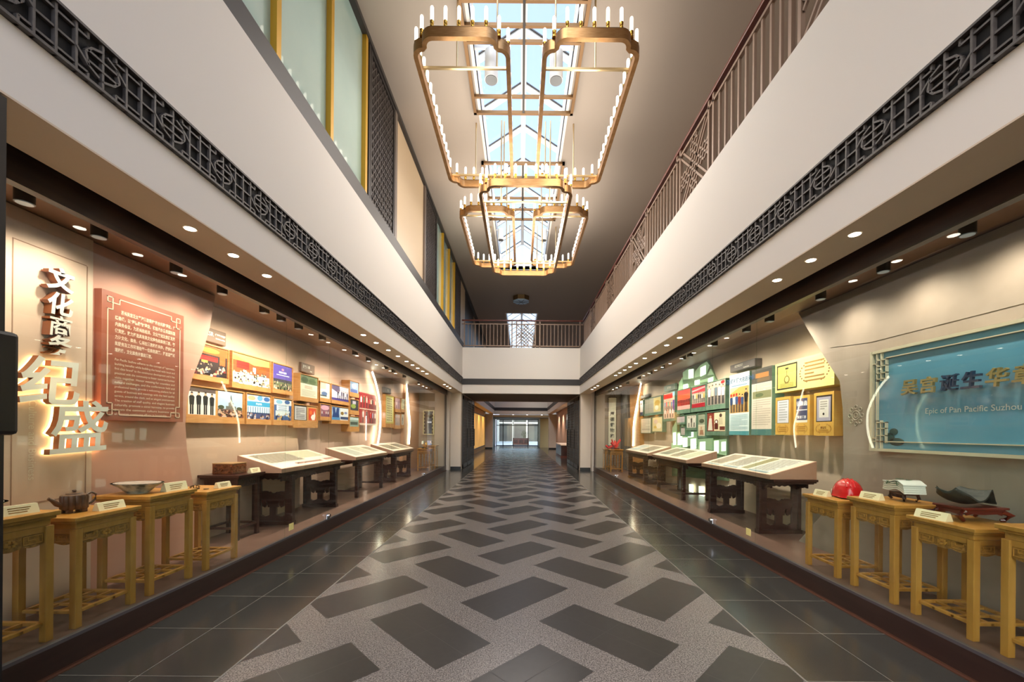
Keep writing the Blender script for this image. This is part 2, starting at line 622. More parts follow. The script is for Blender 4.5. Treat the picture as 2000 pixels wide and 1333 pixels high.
struct('trim_blank_panel', MB().box(-2.28, -2.36, 7.2, 9.26, 4.80, ZC-0.07).box(-2.28, -2.36, 14.85, 16.2, 4.6, ZC-0.07), BEIGE)
struct('trim_far_openings', MB().box(-2.33, -2.36, 16.4, 19.5, 4.6, ZC-0.07).box(-2.33, -2.36, 20.5, 25, 4.6, ZC-0.07), DARK)

# ------------------------------------------------------------------ balcony railings
def lattice_panel(p0, p1, z0, z1, fix):
    """woven diagonal fret between two posts; fix maps (u, z) to the place"""
    g = MB()
    def seg(a, b, w=0.026):
        r = clip_seg(a, b, p0, p1, z0, z1)
        if r:
            A, B = fix(*r[0]), fix(*r[1])
            g.bar(A, B, w, 0.022, fix(0, 0)-fix(0, 0)+NRM)
    cu, cz = (p0+p1)/2, (z0+z1)/2
    L = 2.0
    NRM = Vector(fix.nrm)
    for s in (-1, 1):
        for o in (-0.055, 0.055):
            seg((cu-L, cz-s*L+o), (cu+L, cz+s*L+o))
    for s in (-1, 1):
        for k in (0.19, 0.31, 0.43, 0.55):
            for q in (-1, 1):
                seg((cu+q*k-0.11, cz-s*0.11*q*0-s*0.11), (cu+q*k+0.11, cz+s*0.11))
                seg((cu-0.11, cz+q*k-s*0.11), (cu+0.11, cz+q*k+s*0.11))
    return g
def fixer(f, nrm):
    f.nrm = nrm
    return f
XRAIL = 2.33
rr = thing('balcony_railing', 'long brown metal railing with red handrail along the right upper gallery', 'railing', (0, 0, 0))
ZB, ZTOP = ZT, ZT+1.07
MB().box(XRAIL-0.035, XRAIL+0.035, Y0, YE+0.1, ZTOP-0.05, ZTOP).build('handrail', HANDR, rr, bevel=0.01)
MB().box(XRAIL-0.02, XRAIL+0.02, Y0, YE+0.1, ZTOP-0.16, ZTOP-0.125).box(XRAIL-0.02, XRAIL+0.02, Y0, YE+0.1, ZB+0.07, ZB+0.105).build('rail', RAILM, rr)
fr = fixer(lambda u, z: Vector((XRAIL, u, z)), (1, 0, 0))
pan = [(-0.05+2.55*k, 0.88-0.05+2.55*k+0.0) for k in range(-1, 7)]
pan = [(2.49+2.55*k, 3.39+2.55*k) for k in range(-1, 5)]
for a, b in pan:
    for yy in (a-0.12, a, b, b+0.12):
        MB().cbox(XRAIL, yy, (ZB+ZTOP-0.05)/2, 0.04, 0.04, ZTOP-0.05-ZB).build('post', RAILM, rr)
    lattice_panel(a, b, ZB+0.105, ZTOP-0.16, fr).build('lattice_panel', RAILM, rr)
    for i in range(1, 10):
        yy = b+0.12+i*(2.55-0.90-0.24)/10
        if yy < YE:
            MB().cbox(XRAIL, yy, ZB+0.51, 0.026, 0.03, 0.82).build('baluster', RAILM, rr)
er = thing('balcony_railing', 'short brown metal railing with red handrail across the far bridge', 'railing', (0, 0, 0))
YR = YE+0.12
MB().box(XL-0.05, XRAIL, YR-0.035, YR+0.035, ZTOP-0.05, ZTOP).build('handrail', HANDR, er, bevel=0.01)
MB().box(XL-0.05, XRAIL, YR-0.02, YR+0.02, ZTOP-0.18, ZTOP-0.145).box(XL-0.05, XRAIL, YR-0.02, YR+0.02, ZB+0.07, ZB+0.105).build('rail', RAILM, er)
fe = fixer(lambda u, z: Vector((u, YR, z)), (0, 1, 0))
for xx in (-0.36, -0.19, 0.52, 0.69, 2.20, -2.15):
    MB().cbox(xx, YR, (ZB+ZTOP-0.05)/2, 0.04, 0.04, ZTOP-0.05-ZB).build('post', RAILM, er)
lattice_panel(-0.19, 0.52, ZB+0.105, ZTOP-0.18, fe).build('lattice_panel', RAILM, er)
for a, b, n in ((-2.15, -0.36, 13), (0.69, 2.20, 11)):
    for i in range(1, n):
        MB().cbox(a+(b-a)*i/n, YR, ZB+0.5, 0.022, 0.026, 0.80).build('baluster', RAILM, er)
# gallery behind the right railing
struct('wall_gallery_right', MB().box(4.3, 4.4, Y0, 34, ZT, ZC), mat('gallery_wall', '#8d7460', 0.7))
gw = struct('window_5', MB().box(4.27, 4.3, 1.2, 4.6, ZT, ZC-0.3), mat('gallery_dark_glass', '#1b1c22', 0.15))
for yy in (1.6, 2.3, 3.0, 3.7, 4.4):
    MB().box(4.24, 4.27, yy, yy+0.06, ZT, ZC-0.3).build('mullion', mat('pale_mullion', '#cfc6ba', 0.5), gw)
cu = thing('red_curtain', 'red curtain glimpsed through the nearest railing balusters', 'curtain', (4.1, 3.5, ZT))
m_ = MB()
for i in range(9):
    m_.tube([(0, -0.5+i*0.1, 0.02), (0, -0.5+i*0.1, 2.3)], 0.06, 8)
m_.build('fabric', mat('red_fabric', '#8e1420', 0.8), cu, smooth=True)

# ------------------------------------------------------------------ chandeliers
TUBE = mat('lit_frosted_tube', '#fff4e0', 0.4, emit=0.9)
UNLIT = TUBE
def ring_path(w, l, rc):
    """outline of a frame with stepped double-curve corners, centred on the origin"""
    pts = []
    hw, hl = w/2, l/2
    for sx, sy in ((1, 1), (-1, 1), (-1, -1), (1, -1)):
        loc = []
        for k in range(6):                       # arc on the long side
            t = PI/2*k/5
            loc.append((hw-rc+rc*math.cos(t), hl-2*rc+rc*math.sin(t)))
        for k in range(6):                       # arc on the short side
            t = PI/2*k/5
            loc.append((hw-2*rc+rc*math.cos(t), hl-rc+rc*math.sin(t)))
        if sx*sy < 0:
            loc = loc[::-1]
        pts += [(sx*a, sy*b) for a, b in loc]
    return pts
def strip(path, z0, z1, wd):
    m = MB()
    n = len(path)
    ins = []
    for i in range(n):
        a, b = Vector(path[i-1]), Vector(path[(i+1) % n])
        d = (b-a).normalized()
        ins.append((path[i][0]-d.y*wd, path[i][1]+d.x*wd))
    vs = [(p[0], p[1], z) for z in (z0, z1) for p in path]+[(p[0], p[1], z) for z in (z0, z1) for p in ins]
    fs = []
    for i in range(n):
        j = (i+1) % n
        fs += [(i, j, n+j, n+i), (2*n+j, 2*n+i, 3*n+i, 3*n+j), (n+i, n+j, 3*n+j, 3*n+i), (j, i, 2*n+i, 2*n+j)]
    m.add(vs, fs)
    return m
def candle(parent):
    t = MB().lathe([(0.001, 0.075), (0.022, 0.075), (0.022, 0.235), (0.018, 0.252), (0.009, 0.262), (0.001, 0.264)], n=10).build('lamp_tube', TUBE, parent, smooth=True)
    MB().lathe([(0.026, 0.0), (0.026, 0.02), (0.017, 0.03), (0.024, 0.05), (0.024, 0.082), (0.001, 0.083)], n=10).build('socket', BRASS, t, smooth=True)
    return t
PROTO = [None]
def light_frame(label, cx, cy, z, w, l, rc, nshort, nlong, bars, rods):
    t = thing('chandelier', label, 'chandelier', (cx, cy, z), 0, 'bronze frame chandeliers')
    path = ring_path(w, l, rc)
    o = strip(path, 0, 0.12, 0.055).build('bronze_frame', BRONZE, t, smooth=True)
    strip([(p[0]*0.999, p[1]*0.999) for p in path], 0.12, 0.127, 0.057).build('frame_lip', mat('dark_bronze_lip', '#4a3320', 0.4, 0.7), t)
    for yy in bars:
        MB().box(-w/2+0.03, w/2-0.03, yy-0.014, yy+0.014, 0.09, 0.118).build('crossbar', ROD, t)
        for xx in rods:
            MB().lathe([(0.013, 0.10), (0.013, ZC-z+0.04)], xx, yy, 8).build('hanging_rod', ROD, t, smooth=True)
    spots = []
    e = 0.028
    for s in (-1, 1):
        for i in range(nshort):
            u = (i-(nshort-1)/2)/(nshort-1)*(w-4*rc-0.0)
            spots.append((u, s*(l/2-e)))
        for i in range(nlong):
            u = (i-(nlong-1)/2)/(nlong-1)*(l-4*rc)
            spots.append((s*(w/2-e), u))
        for q in (-1, 1):
            spots.append((s*(w/2-rc*0.95), q*(l/2-rc*0.95)))
    for x, y in spots:
        if PROTO[0] is None:
            PROTO[0] = candle(t)
            o = PROTO[0]
        else:
            o = PROTO[0].copy()
            C.objects.link(o)
            o.parent = t
            q = PROTO[0].children[0].copy()
            C.objects.link(q)
            q.parent = o
        o.location = (x, y, 0.125)
    for k in (-0.32, 0, 0.32):
        lamp('chandelier_glow', 'POINT', (0, l*k, -0.1), LF, NEUT, t, shadow_soft_size=0.45)
    return t
DBRONZE = mat('dull_dark_bronze', '#7d5f3e', 0.5, 0.6)
LF = 16
light_frame('bronze candle frame chandelier nearest the camera on its left side', -0.77, 6.22, 6.085, 1.20, 2.96, 0.14, 5, 13, (-0.95, 1.25), (-0.1, 0.42))
light_frame('bronze candle frame chandelier nearest the camera on its right side', 0.83, 6.22, 6.085, 1.20, 2.96, 0.14, 5, 13, (-0.95, 1.25), (0.1, -0.42))
light_frame('large low bronze candle frame chandelier hanging in the middle between two pairs', 0.05, 8.75, 5.58, 1.64, 3.95, 0.15, 7, 17, (-1.3, 1.4), (-0.45, 0.45))
light_frame('farther left bronze candle frame chandelier beyond the low middle one', -0.77, 9.98, 6.085, 1.20, 2.96, 0.14, 5, 13, (-1.1, 1.25), (-0.1, 0.42))
light_frame('farther right bronze candle frame chandelier beyond the low middle one', 0.83, 9.98, 6.085, 1.20, 2.96, 0.14, 5, 13, (-1.1, 1.25), (0.1, -0.42))
for lab, a, b, bars in (('gold frame under the near skylight bay that carries the chandelier rods', 4.9, 7.2, (5.3, 5.63, 5.87, 6.83)), ('gold frame under the farther skylight bay that carries the chandelier rods', 8.5, 10.8, (9.0, 9.8, 10.3))):
    t = thing('suspension_frame', lab, 'frame', (0, a, ZC-0.06))
    MB().box(-0.88, -0.83, 0, b-a, 0, 0.05).box(0.83, 0.88, 0, b-a, 0, 0.05).box(-0.88, 0.88, -0.0, 0.05, 0, 0.05).box(-0.88, 0.88, b-a-0.05, b-a, 0, 0.05).build('rim', DBRONZE, t)
    MB().box(-0.018, 0.018, 0.05, b-a-0.05, 0, 0.05).build('centre_bar', DARK, t)
    for k in bars:
        MB().box(-0.83, 0.83, k-a-0.02, k-a+0.02, 0.005, 0.05).build('crossbar', DBRONZE, t)
for s, l in ((-1, 'white cylinder spotlight under the skylight behind the left near chandelier'), (1, 'white cylinder spotlight under the skylight behind the right near chandelier')):
    t = thing('ceiling_spotlight', l, 'spotlight', (s*0.49, 6.1, 6.76), 0)
    MB().lathe([(0.10, 0), (0.10, 0.42)], n=20).build('housing', mat('white_lamp_shell', '#dcdcda', 0.4), t, smooth=True)
    MB().lathe([(0.092, -0.01), (0.092, 0.0)], n=20).build('lens', mat('grey_lens', '#55585a', 0.3), t)
    MB().box(-0.02, 0.02, -0.02, 0.02, 0.42, 0.50).box(-0.02, s*0.27, -0.02, 0.02, 0.47, 0.51).build('bracket', mat('white_lamp_shell', '#dcdcda', 0.4), t)
for s, l in ((-1, 'small pale spotlight seen inside the far left chandelier frame'), (1, 'small pale spotlight seen inside the far right chandelier frame')):
    t = thing('ceiling_spotlight', l, 'spotlight', (s*0.62, 11.6, ZC-0.2), 0)
    MB().lathe([(0.085, 0), (0.085, 0.3)], n=20).build('housing', mat('white_lamp_shell', '#dcdcda', 0.4), t, smooth=True)
    MB().lathe([(0.07, -0.01), (0.07, 0.0)], n=20).build('lens', mat('grey_lens', '#55585a', 0.3), t)
    MB().box(-0.02, s*0.14, -0.02, 0.02, 0.26, 0.30).build('bracket', mat('white_lamp_shell', '#dcdcda', 0.4), t)
t = thing('ceiling_lamp', 'octagonal bronze flush ceiling lamp over the far bridge', 'lamp', (-0.03, 17.1, ZC-0.22), 0)
MB().lathe([(0.36, 0.04), (0.36, 0.22)], n=8, ang=PI/8).build('bronze_band', mat('aged_bronze', '#7a6445', 0.4, 0.8), t)
MB().lathe([(0.35, 0.0), (0.35, 0.04)], n=8, ang=PI/8).build('diffuser', mat('blue_white_diffuser', '#a9c6dd', 0.3), t)
for k in range(8):
    a = PI/8+k*PI/4
    MB().bar((0, 0, -0.004), (0.34*math.cos(a), 0.34*math.sin(a), -0.004), 0.012, 0.008).build('diffuser_rib', DARK, t)

# ------------------------------------------------------------------ recessed downlights in the soffits
LENS = mat('downlight_lens', '#fff3dc', 0.4, emit=14)
DL = [2.84, 3.27, 3.70, 5.97, 6.5, 7.1, 7.65, 8.23, 8.68, 9.12, 9.58, 10.0, 12.3, 12.8, 13.3]
for nm, x in (('left', -2.34), ('right', 2.34)):
    for i, yy in enumerate(DL):
        t = thing('recessed_downlight', 'round lit downlight, %s from the camera in the soffit above the %s glass cases' % (ORD[i], 'left-hand' if nm == 'left' else 'right-hand'), 'downlight', (x, yy, ZS), 0, 'downlights in the %s soffit' % nm)
        MB().lathe([(0.042, -0.004), (0.042, 0.0)], n=18).build('trim_ring', mat('downlight_ring', '#e8ddcc', 0.5), t)
        MB().lathe([(0.033, -0.006), (0.033, -0.003)], n=18).build('lens', LENS, t)
        lamp('downlight_beam', 'SPOT', (0, 0, -0.03), 16, WARM, t, spot_size=math.radians(52 if i > 2 else 46), spot_blend=0.7, shadow_soft_size=0.03)

# ------------------------------------------------------------------ show cases: plinth, platform, glass, back walls
for nm, sg, g in (('left', -1, GL), ('right', 1, GR)):
    ag = abs(g)
    struct('trim_plinth_'+nm, MB().box(g, sg*(ag+0.03), Y0, 14.8, 0, 0.165), PLINTH)
    struct('trim_plinth_edge_'+nm, MB().box(g-sg*0.004, g-sg*0.0, Y0, 14.8, 0, 0.012).box(g-sg*0.03, g-sg*0.004, Y0, 14.8, 0, 0.006), COPPER)
    struct('floor_platform_'+nm, MB().box(sg*(ag+0.03), sg*3.95, Y0, 14.8, 0, ZP), PLATF)
    struct('trim_channel_'+nm, MB().box(g, sg*(ag+0.03), Y0, 14.8, 0.165, 0.185), ALU)
    ys = [Y0, 4.69, 5.75, 8.55, 11.4, 14.62] if nm == 'left' else [Y0, 4.62, 5.68, 8.5, 11.35, 14.62]
    for i in range(5):
        struct('window_%d' % (10+i+(5 if sg > 0 else 0)), MB().box(g-sg*0.0+sg*0.008, g+sg*0.02, ys[i]+0.004, ys[i+1]-0.004, 0.186, 2.76), GLASS)
    for i in (2, 4):
        side = 'left' if sg < 0 else 'right'
        yy = ys[i]
        t = thing('glass_clamp', 'chrome glass door clamp at the foot of the %s case %s' % (side+'-hand', 'near the first long table' if i == 2 else 'near its far end'), 'clamp', (g, yy, 0.186), 0)
        MB().cbox(-sg*0.004, -0.05, 0.035, 0.024, 0.09, 0.07).build('clamp_plate', CHROME, t, bevel=0.005)
        MB().tube([(-sg*0.016, -0.05, 0.05), (-sg*0.04, -0.05, 0.05)], 0.022, 12).build('lock_cylinder', CHROME, t)
    struct('wall_jamb_'+nm, MB().box(g-sg*0.0, sg*(ag+0.06), 14.62, 14.72, 0.16, 2.95), HEAD)
    struct('wall_case_end_'+nm, MB().box(sg*(ag+0.06), sg*3.95, 14.66, 14.78, ZP, 2.95), mat('case_end_paint', '#b09c8b', 0.6))
    struct('wall_return_'+nm, MB().box(sg*2.62, sg*2.74, 14.78, YE+0.2, 0, 3.0), mat('pier_paint', '#d6cabb', 0.7))
for nm, sg, g, yy, px in (('left', -1, GL, 4.80, 0), ('right', 1, GR, 4.73, 0)):
    t = tag(MB().box(g+sg*0.002, g+sg*0.007, yy-0.035, yy+0.055, 0.25, 0.33).build('sticker', mat('yellow_sticker', '#efe08f', 0.6)), 'small pale yellow sticker low on the %s-hand glass beside a pane joint' % nm, 'sticker')

TAN = mat('case_wall_plaster', '#d8b5a2', 0.75, noise='#d2ae9b', scale=1.2)
TANR = mat('case_wall_plaster_right', '#cdb9a4', 0.75, noise='#c6b19c', scale=1.2)
PINK = mat('rose_beige_panel', '#cf9d88', 0.6, noise='#c99480', scale=1.0)
PALE = mat('pale_beige_panel', '#d9bba6', 0.6)
CONC = mat('grey_plaster_panel', '#a8978a', 0.7, noise='#97877a', scale=2.5, detail=8)
struct('wall_back_left', MB().box(-3.80, -3.95, Y0, 14.7, ZP, 2.94), TAN)
struct('wall_back_right', MB().box(3.80, 3.95, Y0, 14.7, ZP, 2.94), TANR)
def wall_slab(name, poly, x0, x1, m):
    return struct(name, MB().prism(poly, [], lambda p: (x0, p[0], p[1]), lambda p: (x1, p[0], p[1])), m)
def edge(pts, X):
    r = []
    for p in pts:
        v = at(p[0], p[1], X=X)
        r.append((v.y, min(2.92, max(ZP, v.z))))
    return r
XA = -3.40
eL = edge([(420, 580), (410, 640), (398, 682), (376, 738), (365, 785), (362, 830), (365, 880), (374, 930), (388, 1000), (392, 1010)], XA)
eL[0] = (eL[0][0], 2.92)
eL[-1] = (eL[-1][0], ZP)
wall_slab('wall_feature_left', [(2.98, 2.92)]+eL+[(2.98, ZP)], XA, -3.80, PINK)
wall_slab('wall_title_left', [(Y0, 2.92), (3.17, 2.92), (3.17, ZP), (Y0, ZP)], XA+0.03, -3.80, PALE)
# engraved line on the title panel
m_ = MB()
ya, yb = at(22, 700, X=XA+0.03).y, at(168, 700, X=XA+0.03).y
za, zb = at(168, 968, X=XA+.03).z, at(168, 520, X=XA+0.03).z
for a, b, c_, d_ in ((ya, yb, za, za+0.006), (ya, yb, zb, zb+0.006), (ya, ya+0.006, za, zb), (yb, yb+0.006, za, zb)):
    m_.box(XA+0.0302, XA+0.032, a, b, c_, d_)
struct('trim_engraving', m_, mat('engraved_line', '#9b7762', 0.7))
eW = edge([(612, 660), (604, 680), (591, 712), (584, 740), (578, 790), (578, 850), (584, 900)], -3.72)
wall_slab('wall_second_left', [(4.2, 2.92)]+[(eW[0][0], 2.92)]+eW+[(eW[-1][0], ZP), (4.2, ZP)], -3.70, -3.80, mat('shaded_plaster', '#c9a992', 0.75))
XB = 3.38
eR = edge([(1560, 610), (1572, 634), (1602, 685), (1640, 745), (1646, 800), (1648, 920), (1632, 960), (1606, 1005), (1560, 1062)], XB)
eR[0] = (eR[0][0], 2.92)
eR[-1] = (eR[-1][0], ZP)
wall_slab('wall_feature_right', [(Y0, 2.92), (eR[0][0], 2.92)]+eR[1:]+[(Y0, ZP)], XB, 3.80, CONC)
wall_slab('wall_upper_band_right', [(Y0, 2.92), (eR[0][0]-0.1, 2.92), (eR[2][0]-0.15, eR[2][1]), (3.9, 2.34), (Y0, 2.34)], XB-0.006, XB+0.02, CONC)
LED = mat('led_strip_light', '#fff0d8', 0.4, emit=9)
def led(label, pts, X, sg):
    g = MB()
    K = [at(p[0], p[1], X=X) for p in pts]
    P = []
    for i in range(len(K)-1):                    # smooth curve through the measured points
        p0, p1, p2, p3 = K[max(0, i-1)], K[i], K[i+1], K[min(len(K)-1, i+2)]
        for j in range(6):
            u = j/6
            P.append(0.5*(2*p1+(p2-p0)*u+(2*p0-5*p1+4*p2-p3)*u*u+(3*p1-p0-3*p2+p3)*u**3))
    P.append(K[-1])
    for a, b in zip(P, P[1:]):
        g.bar(a, b, 0.05, 0.02, (1, 0, 0))
    return tag(g.build('led_strip', LED), label, 'light strip')
led('curved glowing light strip behind the red poster on the left-hand case wall', [(727, 727), (733, 745), (739, 770), (743, 800), (742, 840), (737, 872)], -3.66, -1)
led('curved glowing light strip at the edge of the orange panel in the left-hand case', [(794, 751), (796, 770), (799, 805), (801, 830), (799, 868)], -3.66, -1)
led('slanted glowing light strip at the edge of the orange panel in the right-hand case', [(1253, 745), (1246, 780), (1238, 825), (1236, 872)], 3.63, 1)
ORANGE = mat('amber_wood_panel', '#c08a52', 0.5, noise='#b27a42', scale=4, stretch=(1, 1, 6))
wall_slab('wall_amber_left', [(13.0, 2.92), (14.66, 2.92), (14.66, ZP), (12.6, ZP)], -3.70, -3.80, mat('amber_plaster_panel', '#c99b7c', 0.6))
wall_slab('wall_amber_right', [(12.6, 2.92), (13.6, 2.92), (13.3, ZP), (12.3, ZP)], 3.66, 3.80, ORANGE)
m_ = MB()
for i in range(9):
    m_.box(3.6, 3.78, 13.62+i*0.11, 13.66+i*0.11, ZP, 2.92)
struct('wall_slats_right', m_, mat('grey_slats', '#77706a', 0.6))

# case spotlights
def case_spot(side, i, yy, square, e, tgt=1.25, far=False):
    sg = -1 if side == 'left' else 1
    x = sg*3.0
    t = thing('display_spotlight', '%s display spotlight, %s from the camera on the ceiling of the %s-hand case' % ('square black' if square else 'round black', ORD[i], side), 'spotlight', (x, yy, 2.93), 0, 'spotlights in the %s case' % side)
    if square:
        MB().cbox(0, 0, -0.012, 0.09, 0.09, 0.024).build('base_plate', BLACK, t)
        hd = MB().cbox(sg*0.01, 0, -0.075, 0.075, 0.075, 0.09).build('lamp_head', BLACK, t)
        MB().cbox(sg*0.02, 0, -0.122, 0.06, 0.06, 0.006).build('lens', mat('spot_lens', '#8f969a', 0.35, emit=0.12), t)
    else:
        MB().lathe([(0.045, -0.13), (0.045, 0.0)], n=18).build('lamp_head', BLACK, t, smooth=True)
        MB().lathe([(0.038, -0.134), (0.038, -0.13)], n=18).build('lens', mat('spot_lens', '#8f969a', 0.35, emit=0.12), t)
    o = lamp('spot_beam', 'SPOT', (sg*0.03, 0, -0.16), e, WARM, t, spot_size=math.radians(150), spot_blend=1.0, shadow_soft_size=0.03)
    o.rotation_euler = (Vector((sg*0.55, 0, tgt-2.8))).to_track_quat('-Z', 'Y').to_euler()
for i, (yy, sq) in enumerate([(2.02, 0), (2.43, 0), (2.86, 0), (3.50, 0), (4.04, 0), (4.72, 1), (5.05, 1), (5.45, 1), (6.1, 1), (7.3, 1), (7.95, 1), (9.0, 1), (9.5, 1), (10.4, 1), (11.9, 1), (13.6, 1)]):
    case_spot('left', i, yy, sq, 13 if yy < 4.4 else 34)
for i, (yy, sq) in enumerate([(2.05, 0), (2.72, 0), (3.35, 0), (4.05, 0), (4.9, 1), (5.4, 1), (6.3, 1), (7.2, 1), (7.5, 1), (8.6, 1), (9.4, 1), (10.3, 1), (11.4, 1), (12.6, 1), (13.8, 1)]):
    case_spot('right', i, yy, sq, 12.5 if yy < 4.4 else 32)

# ------------------------------------------------------------------ display stands and their exhibits
def stand_proto():
    t = thing('display_stand', '', 'stand', (0, 0, ZP), 0, 'yellow carved wooden stands in the cases')
    h, a, L = 0.775, 0.185, 0.042     # height, half width, leg width
    tp = MB().box(-0.225, 0.225, -0.225, 0.225, h-0.028, h)
    tp.box(-0.212, 0.212, -0.212, 0.212, h-0.045, h-0.028).box(-0.195, 0.195, -0.195, 0.195, h-0.085, h-0.045)
    tp.build('top', YWOOD, t, bevel=0.004)
    for sx in (-1, 1):
        for sy in (-1, 1):
            MB().box(sx*(a+0.02), sx*(a+0.02-L), sy*(a+0.02), sy*(a+0.02-L), 0, h-0.085).build('leg', YWOOD, t, bevel=0.003)
    for k in range(4):
        m = MB()
        w = a+0.02-L
        y = -(a+0.008)
        m.box(-w, w, y, y+0.016, h-0.12, h-0.085, 0)
        def scal(u):
            return h-0.185-0.012*abs(math.cos(u/w*PI*1.5))
        n = 18
        prof = [(-w, h-0.12)]+[(-w+2*w*i/n, scal(-w+2*w*i/n)) for i in range(n+1)]+[(w, h-0.12)]
        m.prism(prof, [], lambda p: (p[0], y+0.003, p[1]), lambda p: (p[0], y+0.013, p[1]), 1)
        for s in (-1, 1):           # squared scrolls left and right of a carved medallion
            cx = s*w*0.66
            for q in (0.048, 0.026):
                m.box(cx-q, cx+q, y, y+0.003, h-0.128-0.004, h-0.128, 0)
                m.box(cx-q, cx+q, y, y+0.003, h-0.128-q, h-0.124-q, 0)
                m.box(cx-q, cx-q+0.004, y, y+0.003, h-0.128-q, h-0.128, 0)
                m.box(cx+q-0.004, cx+q, y, y+0.003, h-0.128-q, h-0.128, 0)
        for i in range(7):
            an = 2*PI*i/7
            m.cbox(0.022*math.cos(an), y, h-0.152+0.014*math.sin(an), 0.014, 0.008, 0.012, 0)
        o = m.build('apron', [YWOOD, YCARVE], t)
        o.rotation_euler[2] = k*PI/2
    st = MB()
    z0, z1 = 0.095, 0.118
    for s in (-1, 1):
        st.box(-a, a, s*a, s*(a-0.026), z0, z1).box(s*a, s*(a-0.026), -a, a, z0, z1)
    st.build('stretcher', YWOOD, t, bevel=0.003)
    lt = MB().box(-a, a, -0.07, -0.053, z0+0.004, z1-0.003).box(-a, a, 0.053, 0.07, z0+0.004, z1-0.003)
    lt.box(-0.07, -0.053, -a, a, z0+0.003, z1-0.004).box(0.053, 0.07, -a, a, z0+0.003, z1-0.004)
    lt.build('stretcher_lattice', YWOOD, t)
    return t
SP = stand_proto()
stands = [  # side, y, scale of height, label
    ('L', 2.27, 1.02, 'yellow carved stand at the near end of the left-hand case, carrying the white dish rim'),
    ('L', 2.80, 0.93, 'yellow carved stand under the brown teapot'),
    ('L', 3.32, 1.0, 'taller yellow carved stand under the painted footed dish'),
    ('L', 3.88, 0.935, 'yellow carved stand under the tiny metal ring ornament'),
    ('R', 2.19, 1.0, 'yellow carved stand cut off at the near end of the right-hand case'),
    ('R', 2.74, 0.92, 'yellow carved stand under the black roof tile'),
    ('R', 3.28, 0.985, 'yellow carved stand under the white folded porcelain'),
    ('R', 3.83, 0.905, 'yellow carved stand under the red helmet'),
]
XS = 3.06
STAND = {}
for i, (sd, yy, sc, lab) in enumerate(stands):
    x = -XS if sd == 'L' else XS
    o = SP if i == 0 else dup(SP, lab)
    o['label'] = lab
    o.location = (x, yy, ZP)
    o.scale = (1, 1, sc)
    o.rotation_euler[2] = PI/2 if sd == 'L' else -PI/2
    STAND[(sd, yy)] = ZP+0.775*sc
ZF = [STAND[k] for k in STAND]
def top_of(sd, yy):
    return STAND[(sd, yy)]
def card(x, yy, z, lab, rz, w=0.17, h=0.055):
    t = thing('label_card', lab, 'card', (x, yy, z), rz, 'cream label cards on the stands')
    m = MB()
    m.prism([(-0.03, 0), (0.03, 0), (0.008, h), (-0.008, h)], [], lambda p: (-w/2, p[0], p[1]), lambda p: (w/2, p[0], p[1]))
    m.build('tent_card', CREAM, t)
    p = MB()
    for k in range(3):
        zz = h*(0.7-0.22*k)
        p.box(-w*0.3, w*(0.3-0.06*k), -0.008-0.022*(1-zz/h)-0.0012, -0.008-0.022*(1-zz/h)-0.0002, zz-0.0025, zz+0.0025)
    p.build('printed_text', mat('brown_print', '#a67a44', 0.7), t)
    return t
rl, rR = PI/2-0.12, -PI/2+0.12
card(-2.93, 2.35, top_of('L', 2.27), 'cream label card beside the white dish rim at the left picture edge', rl)
card(-2.93, 2.88, top_of('L', 2.80), 'cream label card in front of the brown teapot', rl)
card(-2.93, 3.42, top_of('L', 3.32), 'cream label card in front of the painted footed dish', rl, 0.19, 0.07)
card(-2.92, 3.96, top_of('L', 3.88), 'cream label card beside the tiny metal ring ornament', rl, 0.15)
card(2.885, 2.82, top_of('R', 2.74), 'cream label card in front of the red stand with the roof tile', rR, 0.20)
card(2.91, 3.34, top_of('R', 3.28), 'cream label card in front of the white folded porcelain', rR, 0.17)
card(2.92, 3.90, top_of('R', 3.83), 'cream label card in front of the red helmet', rR, 0.15)

# white dish at the near left stand
BLUEW = mat('white_porcelain', '#e9e6dd', 0.12, coat=0.5)
PAINTED = mat('painted_porcelain', '#d9d6c8', 0.15, noise='#3c4a4e', scale=14, coat=0.5)
def dish(loc, lab, s=1.0, rx=1.0):
    t = thing('porcelain_dish', lab, 'dish', loc, PI/2)
    MB().lathe([(0.075*s, 0.0), (0.08*s, 0.004), (0.10*s, 0.02*s), (0.135*s, 0.05*s), (0.185*s, 0.078*s), (0.187*s, 0.084*s)], n=32, sx=rx).build('outer_bowl', PAINTED, t, smooth=True)
    MB().lathe([(0.187*s, 0.0845*s), (0.17*s, 0.0845*s), (0.13*s, 0.06*s), (0.05*s, 0.045*s), (0.001, 0.045*s)], n=32, sx=rx).build('inner_glaze', BLUEW, t, smooth=True)
    MB().lathe([(0.078*s, -0.0005), (0.078*s, 0.006), (0.09*s, 0.008)], n=32, sx=rx).build('foot_ring', BLUEW, t)
    return t
dish((-3.11, 2.24, top_of('L', 2.27)), 'pale porcelain dish cut off by the left picture edge', 0.9)
dish((-3.10, 3.27, top_of('L', 3.32)), 'white porcelain dish with dark painted landscape and wide flared rim', 0.98, 0.72)
